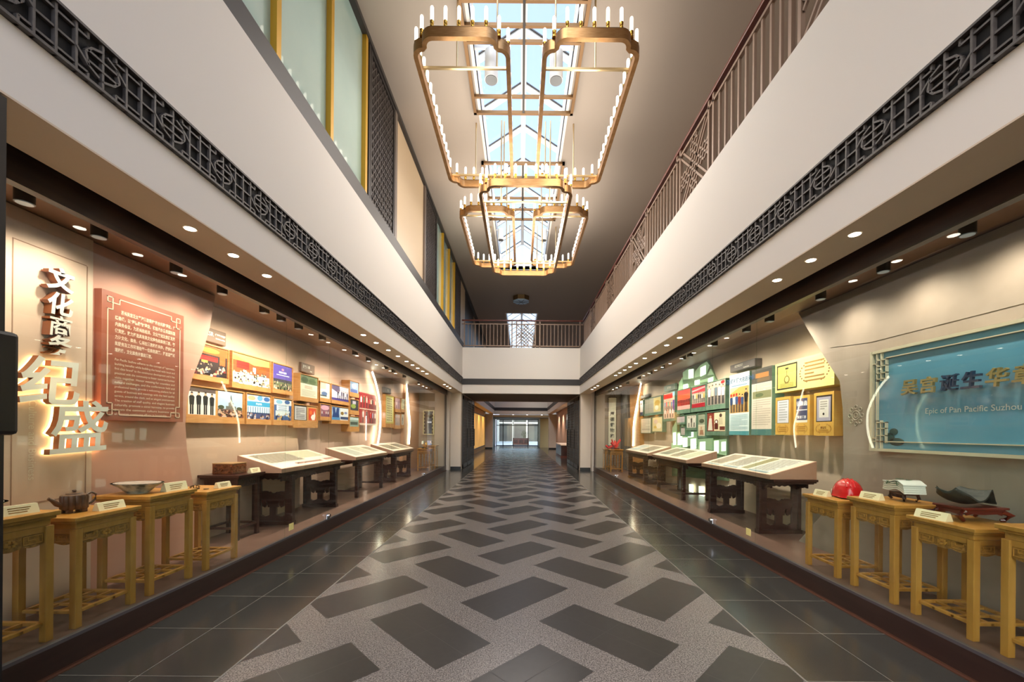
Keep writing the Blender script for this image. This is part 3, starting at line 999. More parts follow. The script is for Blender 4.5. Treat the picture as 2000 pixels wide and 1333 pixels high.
# teapot with ribbed body
CLAY = mat('brown_teapot_clay', '#4b3126', 0.4, noise='#6a4a38', scale=18)
t = thing('teapot', 'brown ribbed clay teapot with spout, handle and lid', 'teapot', (-3.05, 2.76, top_of('L', 2.80)), PI/2-0.35)
m_ = MB()
for k in range(12):
    a = 2*PI*k/12
    m_.lathe([(0.014, 0.022), (0.02, 0.03), (0.0185, 0.065), (0.021, 0.10), (0.017, 0.118), (0.008, 0.122)], 0.052*math.cos(a), 0.044*math.sin(a), 10)
m_.lathe([(0.052, 0.022), (0.058, 0.06), (0.056, 0.118), (0.045, 0.124)], n=20, sy=0.85)
m_.build('ribbed_body', CLAY, t, smooth=True)
for sx in (-1, 1):
    for sy in (-1, 1):
        MB().cbox(sx*0.036, sy*0.03, 0.012, 0.032, 0.024, 0.024).build('foot', CLAY, t, bevel=0.004)
MB().tube([(-0.055, 0, 0.055), (-0.085, 0, 0.068), (-0.105, 0, 0.095), (-0.125, 0, 0.112)], [0.02, 0.016, 0.012, 0.009], 10).build('spout', CLAY, t, smooth=True)
MB().tube([(0.058, 0, 0.112), (0.09, 0, 0.125), (0.112, 0, 0.108), (0.108, 0, 0.075), (0.085, 0, 0.05), (0.06, 0, 0.045)], 0.0075, 10).build('handle', CLAY, t, smooth=True)
ld = MB().lathe([(0.045, 0.124), (0.04, 0.132), (0.018, 0.137), (0.001, 0.138)], n=20, sy=0.85).build('lid', CLAY, t, smooth=True)
MB().lathe([(0.006, 0.136), (0.012, 0.145), (0.009, 0.153), (0.001, 0.155)], n=12).build('knob', CLAY, ld, smooth=True)
# tiny metal ring ornament
t = thing('metal_ornament', 'tiny dark openwork metal ring ornament', 'ornament', (-3.08, 3.82, top_of('L', 3.88)), PI/2)
m_ = MB().tube([(0.038*math.cos(2*PI*k/20), 0.03*math.sin(2*PI*k/20), 0.005) for k in range(20)], 0.005, 6, closed=True)
m_.build('ring', mat('dark_brass', '#4c3418', 0.35, 0.7), t, smooth=True)
m_ = MB()
for k in range(6):
    a = 2*PI*k/6
    p = Vector((0.038*math.cos(a), 0.03*math.sin(a), 0.005))
    m_.tube([p, p+Vector((0.004*math.cos(a), 0.004*math.sin(a), 0.022)), (0.02*math.cos(a+0.5), 0.016*math.sin(a+0.5), 0.036)], 0.0035, 6)
m_.build('openwork', mat('dark_brass', '#4c3418', 0.35, 0.7), t, smooth=True)
t2 = tag(MB().lathe([(0.02, 0), (0.024, 0.003), (0.02, 0.006), (0.001, 0.007)], n=16).build('coin', mat('dark_brass', '#4c3418', 0.35, 0.7), loc=(-2.98, 3.83, top_of('L', 3.88))), 'small dark coin lying by the tiny metal ring ornament', 'coin')

# red safety helmet
RED = mat('red_helmet_plastic', '#d01418', 0.22, coat=0.4)
t = thing('safety_helmet', 'glossy red safety helmet with white emblem', 'helmet', (3.10, 3.82, top_of('R', 3.83)), -PI/2-0.5)
n1, n2 = 10, 28
vs, fs = [], []
for i in range(n1+1):
    a = PI/2*i/n1
    for k in range(n2):
        b = 2*PI*k/n2
        vs.append((0.15*math.cos(a)**0.85*math.cos(b) if i < n1 else 0, 0.118*math.cos(a)**0.85*math.sin(b) if i < n1 else 0, 0.025+0.15*math.sin(a)))
for i in range(n1):
    for k in range(n2):
        fs.append((i*n2+k, i*n2+(k+1) % n2, (i+1)*n2+(k+1) % n2, (i+1)*n2+k))
MB().add(vs, fs).build('shell', RED, t, smooth=True)
br = [(0.155*math.cos(2*PI*k/32)+(0.045 if abs(math.cos(2*PI*k/32)) > 0.6 and math.cos(2*PI*k/32) > 0 else 0), 0.123*math.sin(2*PI*k/32)) for k in range(32)]
MB().prism(br, [], lambda p: (p[0], p[1], 0.012), lambda p: (p[0]*0.97, p[1]*0.97, 0.03)).build('brim', RED, t)
m_ = MB()
for s in (-0.03, 0, 0.03):
    pts = []
    for k in range(9):
        a = PI*(0.18+0.64*k/8)
        pts.append((0.152*math.cos(a), s, 0.025+math.sqrt(max(0, 1-(s/0.118)**2))*0.153*math.sin(a)**0.95))
    m_.tube(pts, 0.007, 6)
m_.build('ridge', RED, t, smooth=True)
m_ = MB()
put_text(m_, '中建', 0.04, 0.0, 0.105, -0.107, 0, 0.001)
em = m_.build('emblem', mat('white_print', '#f2eee8', 0.5), t)
em.rotation_euler = (-0.42, 0, 0)
em.location = (0, 0.018, -0.03)
MB().box(-0.12, -0.085, -0.105, -0.085, 0.035, 0.058).build('side_sticker', mat('white_print', '#f2eee8', 0.5), t)

# white folded porcelain on a carved stand
t = thing('carved_wood_base', 'small dark carved wooden base under the white folded porcelain', 'base', (3.10, 3.26, top_of('R', 3.28)), -PI/2-0.2)
MB().box(-0.085, 0.085, -0.055, 0.055, 0.055, 0.07).build('tray', ROSE, t, bevel=0.004)
for sx in (-1, 1):
    for sy in (-1, 1):
        MB().tube([(sx*0.075, sy*0.045, 0.056), (sx*0.085, sy*0.05, 0.03), (sx*0.068, sy*0.042, 0.010)], [0.012, 0.013, 0.009], 8).build('leg', ROSE, t, smooth=True)
m_ = MB()
for i in range(9):
    m_.tube([(-0.06+0.015*i, -0.05, 0.055), (-0.053+0.015*i, -0.05, 0.03)], 0.005, 6)
m_.build('fretwork', ROSECARVE, t)
t = thing('folded_porcelain', 'white porcelain shaped like folded paper with green bamboo painting, on a small carved base', 'porcelain', (3.10, 3.26, top_of('R', 3.28)+0.07), -PI/2-0.2)
m_ = MB()
def sheet(mb, z, lift, w=0.125, d=0.075, th=0.012):
    n = 14
    prof = []
    for i in range(n+1):
        x = -w+2*w*i/n
        prof.append((x, z+lift*(0.35*math.cos(x/w*2.2)+0.25*math.sin(x/w*4))))
    mb.prism(prof+[(x, q+th) for x, q in prof[::-1]], [], lambda p: (p[0], -d, p[1]), lambda p: (p[0]*0.98, d, p[1]))
for k in range(4):
    sheet(m_, 0.012+k*0.016, 0.03, 0.125-0.004*k)
m_.build('folded_sheets', BLUEW, t, smooth=True)
sheet_top = MB()
sheet(sheet_top, 0.078, 0.035, 0.118, 0.08, 0.008)
sheet_top.build('top_fold', BLUEW, t, smooth=True)
m_ = MB()
random.seed(3)
for cx in (-0.05, 0.045):
    for k in range(7):
        a = random.uniform(0, 2*PI)
        r = 0.026
        m_.bar((cx, -0.0815, 0.075), (cx+r*math.cos(a), -0.0815, 0.072+0.7*r*math.sin(a)), 0.002, 0.005, (0, 0, 1))
        m_.bar((cx, 0.0, 0.103), (cx+r*math.cos(a), r*math.sin(a), 0.104), 0.005, 0.003, (0, 0, 1))
m_.build('bamboo_painting', mat('green_ink', '#4d6b52', 0.5), t)

# curved roof tile on a red stand
t = thing('low_red_stand', 'low red wooden stand with curled feet under the black roof tile', 'stand', (3.12, 2.80, top_of('R', 2.74)), 0)
REDW = mat('red_lacquer_wood', '#5c1d14', 0.28, noise='#6b2619', scale=8, coat=0.3)
MB().box(-0.155, 0.155, -0.105, 0.105, 0.085, 0.10).box(-0.142, 0.142, -0.092, 0.092, 0.07, 0.085).build('top', REDW, t, bevel=0.004)
for sx in (-1, 1):
    for sy in (-1, 1):
        MB().tube([(sx*0.128, sy*0.078, 0.072), (sx*0.178, sy*0.092, 0.045), (sx*0.138, sy*0.085, 0.015), (sx*0.122, sy*0.075, 0.012)], [0.02, 0.02, 0.014, 0.01], 8).build('leg', REDW, t, smooth=True)
for k, (w, d) in enumerate(((0.12, 0.09), (0.075, 0.14))):
    for s in (-1, 1):
        m_ = MB()
        if k == 0:
            m_.prism([(-w, 0.07), (w, 0.07), (w, 0.045), (w*0.7, 0.055), (0, 0.05), (-w*0.7, 0.055), (-w, 0.045)], [], lambda p: (p[0], s*0.090, p[1]), lambda p: (p[0], s*0.080, p[1]))
        else:
            m_.prism([(-w, 0.07), (w, 0.07), (w, 0.045), (0, 0.055), (-w, 0.045)], [], lambda p: (s*0.14, p[0], p[1]), lambda p: (s*0.13, p[0], p[1]))
        m_.build('apron', REDW, t)
t = thing('roof_tile', 'curved black clay roof tile with relief face, lying on a low red stand', 'roof tile', (3.12, 2.80, top_of('R', 2.74)+0.10), 0.15)
TILE = mat('black_clay_tile', '#2a2a27', 0.55, noise='#3a3a35', scale=20, bump=0.3)
vs, fs = [], []
nu, nv = 22, 10
for lay in (0, 1):
    for i in range(nu+1):
        u = i/nu
        for j in range(nv+1):
            v = j/nv-0.5
            x = -0.20+0.40*u
            z = 0.012+0.085*math.exp(-((u-0.62)/0.13)**2)+0.075*(max(0, 0.32-u)/0.32)**1.4-0.008*max(0, u-0.8)/0.2
            wv = 0.10*min(1, 0.55+3*u)*(1-0.8*max(0, (u-0.5)/0.5)**1.5)
            vs.append((x, 2*v*wv, z+0.035*(4*v*v)*(1-u)+(0.012 if lay else 0)))
N = (nu+1)*(nv+1)
for lay in (0, 1):
    for i in range(nu):
        for j in range(nv):
            a = lay*N+i*(nv+1)+j
            fs.append((a, a+1, a+nv+2, a+nv+1))
rim = [(i, 0) for i in range(nu+1)]+[(nu, j) for j in range(1, nv+1)]+[(i, nv) for i in range(nu-1, -1, -1)]+[(0, j) for j in range(nv-1, 0, -1)]
for a, b in zip(rim, rim[1:]+rim[:1]):
    i0, i1 = a[0]*(nv+1)+a[1], b[0]*(nv+1)+b[1]
    fs.append((i0, i1, i1+N, i0+N))
MB().add(vs, fs).build('curved_body', TILE, t, smooth=True)
m_ = MB()
for k in range(5):
    m_.tube([(-0.20+0.014*k, -0.06+0.012*k, 0.118-0.012*k), (-0.185+0.014*k, 0.0, 0.098-0.011*k), (-0.20+0.014*k, 0.06-0.012*k, 0.118-0.012*k)], 0.004, 6)
m_.build('relief', mat('tile_relief', '#45453f', 0.6), t, smooth=True)

# ------------------------------------------------------------------ dark tables
def arc(cx, cz, r, a0, a1, n=8, rz=None):
    rz = rz or r
    return [(cx+r*math.cos(math.radians(a0+(a1-a0)*i/n)), cz+rz*math.sin(math.radians(a0+(a1-a0)*i/n))) for i in range(n+1)]
def side_panel(y):
    """carved end panel of a long table, in the plane of constant y (local)"""
    H, w = 0.665, 0.235
    outer = [(-w, 0.0), (w, 0.0), (w, H), (-w, H)]
    top = [(-0.16, 0.43)]+arc(-0.115, 0.435, 0.045, 180, 10, 5, 0.02)+arc(0, 0.455, 0.05, 200, 340, 5, 0.03)+arc(0.115, 0.435, 0.045, 170, 0, 5, 0.02)+[(0.16, 0.43), (0.165, 0.60), (0.12, 0.63), (0.07, 0.61), (0.035, 0.625), (0, 0.605), (-0.035, 0.625), (-0.07, 0.61), (-0.12, 0.63), (-0.165, 0.60)]
    hooks = []
    for s in (-1, 1):
        h = [(s*0.165, 0.36), (s*0.165, 0.13), (s*0.12, 0.105), (s*0.075, 0.115), (s*0.045, 0.13), (s*0.045, 0.235), (s*0.07, 0.235), (s*0.075, 0.30), (s*0.095, 0.325), (s*0.088, 0.27), (s*0.11, 0.23), (s*0.145, 0.25), (s*0.15, 0.31)]
        hooks.append(h if s < 0 else h[::-1])
    m = MB()
    m.prism(outer, [top]+hooks, lambda p: (p[0], y-0.016, p[1]), lambda p: (p[0], y+0.016, p[1]))
    return m
def altar_table(sg, yc, kind, lab, L=2.0):
    """local x along the wall, y from front (-) to back (+)"""
    t = thing('altar_table', lab, 'table', (sg*3.37, yc, ZP), PI/2 if sg < 0 else -PI/2, 'dark carved tables in the cases')
    hl, d = L/2, 0.275
    zt = 0.735
    tp = MB().box(-hl, hl, -d, d, zt-0.028, zt)
    for k, (ins, a, b) in enumerate(((0.012, 0.045, 0.028), (0.03, 0.06, 0.045))):
        tp.box(-hl+ins, hl-ins, -d+ins, d-ins, zt-a, zt-b)
    tp.build('top', ROSE, t, bevel=0.004)
    for s in (-1, 1):
        m = MB()
        y = s*(d-0.05)
        n = 40
        prof = [(-hl+0.12, zt-0.06)]
        for i in range(n+1):
            u = -hl+0.12+(L-0.24)*i/n
            e = min(abs(u-(-hl+0.35)), abs(u-(hl-0.35)))
            prof.append((u, zt-0.115-0.05*math.exp(-(e/0.10)**2)-0.006*math.cos(i*PI)))
        prof.append((hl-0.12, zt-0.06))
        m.prism(prof, [], lambda p: (p[0], y-0.012, p[1]), lambda p: (p[0], y+0.012, p[1]))
        m.build('apron', ROSECARVE, t)
    if kind == 'panel':
        for s in (-1, 1):
            xx = s*(hl-0.33)
            pm = side_panel(0)
            pv = [(p[1]+xx, p[0], p[2]) for p in pm.v]
            q = MB()
            q.v, q.f, q.m = pv, pm.f, pm.m
            q.build('end_panel', ROSE, t)
            for q_ in (-1, 1):
                MB().box(xx-0.035, xx+0.035, q_*0.235, q_*0.275, 0.0, zt-0.06).build('leg', ROSE, t, bevel=0.004)
            MB().box(xx-0.045, xx+0.045, -0.285, 0.285, 0.0, 0.05).build('foot', ROSE, t, bevel=0.004)
    else:
        for s in (-1, 1):
            for q_ in (-1, 1):
                MB().box(s*(hl-0.28)-0.032, s*(hl-0.28)+0.032, q_*(d-0.075), q_*(d-0.01), 0.0, zt-0.06).build('leg', ROSE, t, bevel=0.006)
            MB().box(s*(hl-0.28)-0.018, s*(hl-0.28)+0.018, -d+0.05, d-0.05, 0.11, 0.145).build('stretcher', ROSE, t)
        for q_ in (-1, 1):
            m = MB()
            for i in range(26):
                m.tube([(-hl+0.35+(L-0.7)*i/25, q_*(d-0.035), zt-0.155), (-hl+0.35+(L-0.7)*i/25, q_*(d-0.035), zt-0.12)], 0.012, 6)
            m.build('beaded_rail', ROSECARVE, t)
    return t
GREY = mat('print_grey_green', '#8f9a86', 0.6)
def slant_board(sg, yc, lab, L, panels):
    t = thing('slanted_display_board', lab, 'display board', (sg*3.345, yc, ZP+0.735), PI/2 if sg < 0 else -PI/2, 'slanted boards on the dark tables')
    hl, d, z0, z1 = L/2, 0.285, 0.055, 0.225
    m = MB()
    m.prism([(-d, 0.0), (d, 0.0), (d, z1), (-d, z0)], [], lambda p: (-hl, p[0], p[1]), lambda p: (hl, p[0], p[1]))
    m.build('box', BOARDS, t, bevel=0.003)
    def q(mb, u0, u1, v0, v1, lift, mi):
        vs = []
        for u, v in ((u0, v0), (u1, v0), (u1, v1), (u0, v1)):
            vs.append((-hl+u*L, -d+v*2*d, z0+v*(z1-z0)+lift))
        for u, v in ((u0, v0), (u1, v0), (u1, v1), (u0, v1)):
            vs.append((-hl+u*L, -d+v*2*d, z0+v*(z1-z0)+lift-0.001))
        mb.add(vs, [(0, 1, 2, 3), (7, 6, 5, 4), (0, 1, 5, 4), (1, 2, 6, 5), (2, 3, 7, 6), (3, 0, 4, 7)], mi)
    g = MB()
    ms = [BOARDT]
    q(g, 0.012, 0.988, 0.02, 0.98, 0.002, 0)
    k = 0
    for u0, u1, v0, v1, colr in panels:
        mm = mat('print_'+colr, colr, 0.5)
        if mm not in ms:
            ms.append(mm)
        k += 1
        q(g, u0, u1, v0, v1, 0.003+0.0004*k, ms.index(mm))
    tl = mat('print_#9c8f80', '#9c8f80', 0.6)
    ms.append(tl)
    random.seed(int(yc*10))
    for u0, u1, v0, v1, colr in panels:
        if int(colr[1:3], 16) > 0xc0:
            v = v1-0.03
            while v > v0+0.03:
                q(g, u0+0.01, u1-0.01-random.choice((0, 0, 0.02)), v-0.012, v, 0.0078, ms.index(tl))
                v -= 0.035
    g.build('printed_sheet', ms, t)
    return t
BT = [
 (-1, 6.16, 'panel', 'dark carved table nearest the camera in the left-hand case', 1.95),
 (-1, 8.42, 'open', 'dark table with beaded apron, middle of the three in the left-hand case', 1.9),
 (-1, 10.72, 'panel', 'dark carved table farthest along the left-hand case', 1.95),
 (1, 5.93, 'panel', 'dark carved table nearest the camera in the right-hand case', 2.0),
 (1, 8.45, 'open', 'dark table with beaded apron, middle of the three in the right-hand case', 1.95),
 (1, 10.85, 'panel', 'dark carved table farthest along the right-hand case', 2.05)]
for a in BT:
    altar_table(a[0], a[1], a[2], a[3], a[4])
slant_board(-1, 6.03, 'cream slanted board with faint map and pink band on the nearest left table', 1.72, [(0.05, 0.55, 0.30, 0.92, '#d8cdb9'), (0.55, 0.93, 0.45, 0.92, '#b9b69a'), (0.30, 0.72, 0.12, 0.22, '#c98f83'), (0.78, 0.97, 0.14, 0.26, '#cf9488')])
slant_board(-1, 8.40, 'cream slanted board with two grey pictures on the middle left table', 1.80, [(0.10, 0.36, 0.12, 0.85, '#a9aa9c'), (0.42, 0.66, 0.12, 0.85, '#b4b09b'), (0.70, 0.92, 0.2, 0.8, '#e6d5bb')])
slant_board(-1, 10.68, 'cream slanted board with faded pictures on the farthest left table', 1.85, [(0.1, 0.45, 0.15, 0.8, '#c8b99e'), (0.52, 0.9, 0.15, 0.8, '#d9c7ac')])
slant_board(1, 5.88, 'cream slanted board with blue-edged sheets and an oblong landscape on the nearest right table', 1.88, [(0.05, 0.28, 0.12, 0.9, '#ecdcc6'), (0.07, 0.27, 0.05, 0.12, '#8e9a9c'), (0.33, 0.56, 0.12, 0.9, '#e3e0d6'), (0.34, 0.55, 0.05, 0.12, '#7f9096'), (0.585, 0.67, 0.12, 0.92, '#8f8a66'), (0.70, 0.93, 0.12, 0.92, '#dfe2dd'), (0.70, 0.93, 0.05, 0.12, '#84959a')])
slant_board(1, 8.42, 'cream slanted board with greenish sheets on the middle right table', 1.95, [(0.08, 0.40, 0.15, 0.9, '#cfd4bf'), (0.45, 0.7, 0.1, 0.85, '#dccfb2'), (0.74, 0.93, 0.15, 0.85, '#b7b79d')])
slant_board(1, 10.75, 'cream slanted board with blue-grey sheets on the farthest right table', 2.05, [(0.08, 0.42, 0.15, 0.85, '#b9c2bd'), (0.5, 0.9, 0.15, 0.85, '#d9d2c0')])
# square dark table with the lacquer box
t = thing('side_table', 'small dark wooden table under the carved lacquer box', 'table', (-3.46, 4.86, ZP), PI/2)
MB().box(-0.24, 0.24, -0.24, 0.24, 0.735, 0.765).box(-0.225, 0.225, -0.225, 0.225, 0.715, 0.735).build('top', ROSE, t, bevel=0.004)
for sx in (-1, 1):
    for sy in (-1, 1):
        MB().box(sx*0.195, sx*0.155, sy*0.195, sy*0.155, 0, 0.715).build('leg', ROSE, t, bevel=0.003)
for k in range(4):
    o = MB().box(-0.155, 0.155, -0.19, -0.172, 0.62, 0.715).build('apron', ROSECARVE, t)
    o.rotation_euler[2] = k*PI/2
m_ = MB()
for s in (-1, 1):
    m_.box(-0.17, 0.17, s*0.175-0.012, s*0.175+0.012, 0.13, 0.155).box(s*0.175-0.012, s*0.175+0.012, -0.17, 0.17, 0.13, 0.155)
m_.build('stretcher', ROSE, t)
LACQ = mat('carved_lacquer', '#4e1f12', 0.3, noise='#8a4f2a', scale=32, coat=0.4)
t = thing('lacquer_box', 'square brown lacquer box with carved relief sides and pale lid rim', 'box', (-3.50, 4.86, ZP+0.765), PI/2)
MB().box(-0.12, 0.12, -0.12, 0.12, 0, 0.115).build('carved_body', LACQ, t, bevel=0.004)
MB().box(-0.122, 0.122, -0.122, 0.122, 0.115, 0.128).build('lid', mat('tan_lid', '#a07a52', 0.35), t, bevel=0.003)
m_ = MB()
random.seed(5)
for k in range(4):
    c_, s_ = math.cos(k*PI/2), math.sin(k*PI/2)
    for i in range(16):
        u, z = random.uniform(-0.1, 0.1), random.uniform(0.015, 0.1)
        m_.cbox(c_*u-s_*-0.121, s_*u+c_*-0.121, z, 0.02, 0.02, 0.012)
m_.build('relief', mat('relief_wood', '#7c4526', 0.35), t)
card(-3.30, 5.00, ZP+0.765, 'cream label card in front of the carved lacquer box', rl, 0.15, 0.055)

# ------------------------------------------------------------------ pictures on the case walls
def picture_mesh(name, w, h, x0, z0, y, spec, parent):
    """flat print: shapes in unit coordinates laid over one another"""
    m = MB()
    ms = []
    lay = [0]
    def mi(c):
        k = mat('print_'+c, c, 0.45)
        if k not in ms:
            ms.append(k)
        return ms.index(k)
    def poly(pts, c):
        lay[0] += 1
        yy = y-0.0005-0.00006*lay[0]
        m.add([(x0+p[0]*w, yy, z0+p[1]*h) for p in pts], [tuple(range(len(pts)))], mi(c))
    def R(a, b, c_, d, c):
        poly([(a, b), (c_, b), (c_, d), (a, d)], c)
    def E(cx, cz, rx, rz, c, n=12):
        poly([(cx+rx*math.cos(2*PI*i/n), cz+rz*math.sin(2*PI*i/n)) for i in range(n)], c)
    for s in spec:
        k = s[0]
        if k == 'r':
            R(*s[1:])
        elif k == 'e':
            E(*s[1:])
        elif k == 'y':
            poly(s[1], s[2])
        elif k == 'p':      # row of standing people: n, x0, x1, foot height, height, colours
            n, a, b, z, hh, cols = s[1:7]
            asp = h/w
            bw = hh*0.16*asp
            for i in range(n):
                cx = a+(b-a)*(i+0.5)/n
                c = cols[i % len(cols)]
                j = hh*(1+0.05*math.sin(i*7.3))
                R(cx-bw*0.62, z, cx-bw*0.08, z+j*0.48, '#2a2a30' if c != '#16161a' else '#101014')
                R(cx+bw*0.08, z, cx+bw*0.62, z+j*0.48, '#2a2a30' if c != '#16161a' else '#101014')
                poly([(cx-bw*0.75, z+j*0.42), (cx+bw*0.75, z+j*0.42), (cx+bw*0.95, z+j*0.78), (cx+bw*0.35, z+j*0.85), (cx-bw*0.35, z+j*0.85), (cx-bw*0.95, z+j*0.78)], c)
                E(cx, z+j*0.91, bw*0.42, j*0.085, '#d8ab8a', 10)
                poly([(cx-bw*0.42, z+j*0.93), (cx+bw*0.42, z+j*0.93), (cx+bw*0.3, z+j*1.0), (cx-bw*0.3, z+j*1.0)], '#2c2320')
        elif k == 'c':      # crowd of heads: n, x0, x1, z0, z1, colours
            n, a, b, z, zz, cols = s[1:7]
            rnd = random.Random(n)
            for i in range(n):
                cx, cz = rnd.uniform(a, b), zz-(zz-z)*i/n
                r = 0.018+0.018*(i/n)
                c = cols[i % len(cols)]
                poly([(cx-1.6*r, cz-4*r), (cx+1.6*r, cz-4*r), (cx+1.1*r, cz-0.8*r), (cx-1.1*r, cz-0.8*r)], c)
                E(cx, cz, r*0.8, r*1.2, '#c99d7e' if i % 3 else '#33261f', 8)
        elif k == 'l':      # lines of print: n, x0, x1, z0, z1, colour
            n, a, b, z, zz, c = s[1:7]
            rnd = random.Random(n*3)
            for i in range(n):
                cz = zz-(zz-z)*i/max(1, n-1)
                t_ = (zz-z)/max(1, n-1)*0.22
                e = b if i % 4 != 3 else a+(b-a)*rnd.uniform(0.4, 0.9)
                R(a, cz-t_, e, cz+t_, c)
        elif k == 't':      # lettering: text, cx, cz, size relative to height, colour
            lay[0] += 1
            put_text(m, s[1], s[4]*h, x0+s[2]*w, z0+s[3]*h, y-0.0005-0.00006*lay[0], mi(s[5]), 0.002*h)
        elif k == 'w':      # laurel half-wreaths: cx, cz, rx, rz, colour
            cx, cz, rx, rz, c = s[1:6]
            for sd in (-1, 1):
                for i in range(9):
                    a = math.radians(-60+120*i/8)
                    E(cx+sd*rx*math.cos(a), cz+rz*math.sin(a), 0.013, 0.026, c, 6)
    return m.build(name, ms, parent)

def picture(sg, x, px, lab, spec, frame=None, thick=0.05, cat='picture', name='framed_photograph', lip=0.02, rail=0.0, group=None, margin=None, back=None):
    """px: left, right edge and top, bottom at each edge as seen in the photograph: (xl, ztl, zbl, xr, ztr, zbr)"""
    X = sg*x
    a, b = at(px[0], px[1], X=X), at(px[0], px[2], X=X)
    c_, d = at(px[3], px[4], X=X), at(px[3], px[5], X=X)
    ya, yb = a.y, c_.y
    zt, zb = (a.z+c_.z)/2, (b.z+d.z)/2
    w, h = abs(yb-ya), zt-zb
    ym = (ya+yb)/2
    dep = (back if back else 3.80)-x
    t = thing(name, lab, cat, (X, ym, (zt+zb)/2), PI/2 if sg < 0 else -PI/2, group)
    fm = frame or OAK
    m = MB().box(-w/2, w/2, 0, dep, -h/2, h/2)
    m.build('box_frame', fm, t)
    r = rail*h
    mg = margin if margin is not None else 0.02
    lp = MB()
    if lip:
        e = 0.012
        lp.box(-w/2, -w/2+e, -0.012, 0, -h/2, h/2).box(w/2-e, w/2, -0.012, 0, -h/2, h/2).box(-w/2+e, w/2-e, -0.012, 0, -h/2, -h/2+e+r).box(-w/2+e, w/2-e, -0.012, 0, h/2-e, h/2)
        lp.build('frame_lip', fm, t)
    picture_mesh('print', w-2*mg, h-2*mg-r, -w/2+mg, -h/2+mg+r, 0, spec, t)
    return t
PG = 'oak-framed pictures on the left case wall'
WOODY = '#c98a4a'
cols1 = ['#16161a', '#22222a', '#3a2d3a']
banq = ['#f2efe6', '#c9d6d0', '#e8dcc8', '#3c4a44', '#e8e4da']
xw = 3.63
picture(-1, xw, (360, 664, 739, 446, 680, 750), 'oak-framed photograph of a banquet crowd under red and gold lights, cut by the rose panel', [('r', 0, 0, 1, 1, '#2c1a18'), ('r', 0, 0.72, 1, 1, '#c25a22'), ('e', 0.55, 0.86, 0.25, 0.08, '#f0b23c'), ('r', 0.2, 0.5, 0.75, 0.66, '#c8201c'), ('r', 0.8, 0.42, 0.95, 0.72, '#e05a24'), ('r', 0.35, 0.42, 0.5, 0.5, '#f3a642'), ('c', 46, 0.05, 0.95, 0.06, 0.42, ['#22222c', '#4a2a2c', '#d9c7b2', '#2b2f45', '#7c2d2a'])], rail=0.11, group=PG)
picture(-1, xw, (452, 684, 755, 528, 706, 770), 'oak-framed photograph of a white-clad banquet hall crowd before a red banner', [('r', 0, 0, 1, 1, '#8d4f28'), ('r', 0, 0.78, 1, 1, '#d4a64c'), ('y', [(0, 0.95), (0.55, 0.72), (1, 0.78), (1, 1), (0, 1)], '#e3b862'), ('r', 0.1, 0.52, 0.42, 0.78, '#d9261c'), ('r', 0.52, 0.48, 0.6, 0.64, '#f5efe2'), ('r', 0.66, 0.46, 0.9, 0.68, '#a2531f'), ('r', 0, 0, 1, 0.36, '#e6dccb'), ('c', 60, 0.03, 0.97, 0.04, 0.50, banq)], rail=0.11, group=PG)
picture(-1, xw, (531.5, 708, 769, 571.5, 717, 772), 'oak-framed photograph of a purple stage screen above an audience', [('r', 0, 0, 1, 1, '#3d3a46'), ('r', 0, 0.42, 1, 1, '#5a49a0'), ('e', 0.5, 0.83, 0.06, 0.05, '#d6899a'), ('t', '吴宫文化盛典', 0.5, 0.7, 0.09, '#f2f0f6'), ('r', 0.18, 0.58, 0.85, 0.61, '#d9d6ea'), ('r', 0, 0, 1, 0.3, '#6d7352'), ('c', 26, 0.05, 0.95, 0.03, 0.33, ['#26282c', '#3b3f36', '#c9c4b2'])], rail=0.11, group=PG)
picture(-1, xw, (362, 752, 823, 476, 765, 831), 'oak frame with a photograph of four people in black and one of a pagoda', [('r', 0, 0, 1, 1, '#c58f55'), ('r', 0.02, 0.02, 0.47, 0.98, '#e7dfd6'), ('r', 0.02, 0.84, 0.47, 0.98, '#5a4a46'), ('p', 4, 0.02, 0.46, 0.03, 0.80, ['#16161a', '#16161a', '#1c1c20', '#16161a']), ('r', 0.51, 0.02, 0.99, 0.98, '#a9c3d6'), ('e', 0.63, 0.8, 0.12, 0.07, '#dfe7ea'), ('r', 0.51, 0.02, 0.99, 0.3, '#6b5750'), ('r', 0.66, 0.3, 0.86, 0.42, '#5c6260'), ('r', 0.71, 0.42, 0.81, 0.56, '#6d7270'), ('y', [(0.735, 0.56), (0.785, 0.56), (0.765, 0.86), (0.755, 0.86)], '#4d5250'), ('e', 0.57, 0.36, 0.06, 0.08, '#33402c'), ('e', 0.93, 0.34, 0.06, 0.07, '#3a4632'), ('c', 40, 0.53, 0.97, 0.05, 0.26, ['#7a3b38', '#3c3436', '#b9a597', '#5e2f2c'])], rail=0.16, group=PG)
picture(-1, xw, (480, 767, 828, 529, 773, 831), 'oak-framed photograph of a light blue conference stage', [('r', 0, 0, 1, 1, '#27406e'), ('r', 0, 0.72, 1, 1, '#d9dbe2'), ('e', 0.2, 0.86, 0.16, 0.1, '#e0a883'), ('e', 0.55, 0.88, 0.12, 0.12, '#6aa3cf'), ('e', 0.85, 0.86, 0.14, 0.1, '#3f69a8'), ('r', 0, 0.52, 1, 0.72, '#3f9bc9'), ('t', '开业庆典', 0.5, 0.62, 0.1, '#eef6fa'), ('r', 0, 0.26, 1, 0.52, '#dfeaf0')]+[('r', 0.04+0.1*i, 0.26, 0.075+0.1*i, 0.50, '#4f86a8') for i in range(10)]+[('r', 0, 0, 1, 0.2, '#4a4f78'), ('c', 22, 0.04, 0.96, 0.02, 0.24, ['#2c3458', '#7a7fa0', '#c5c9d6'])], rail=0.14, group=PG)
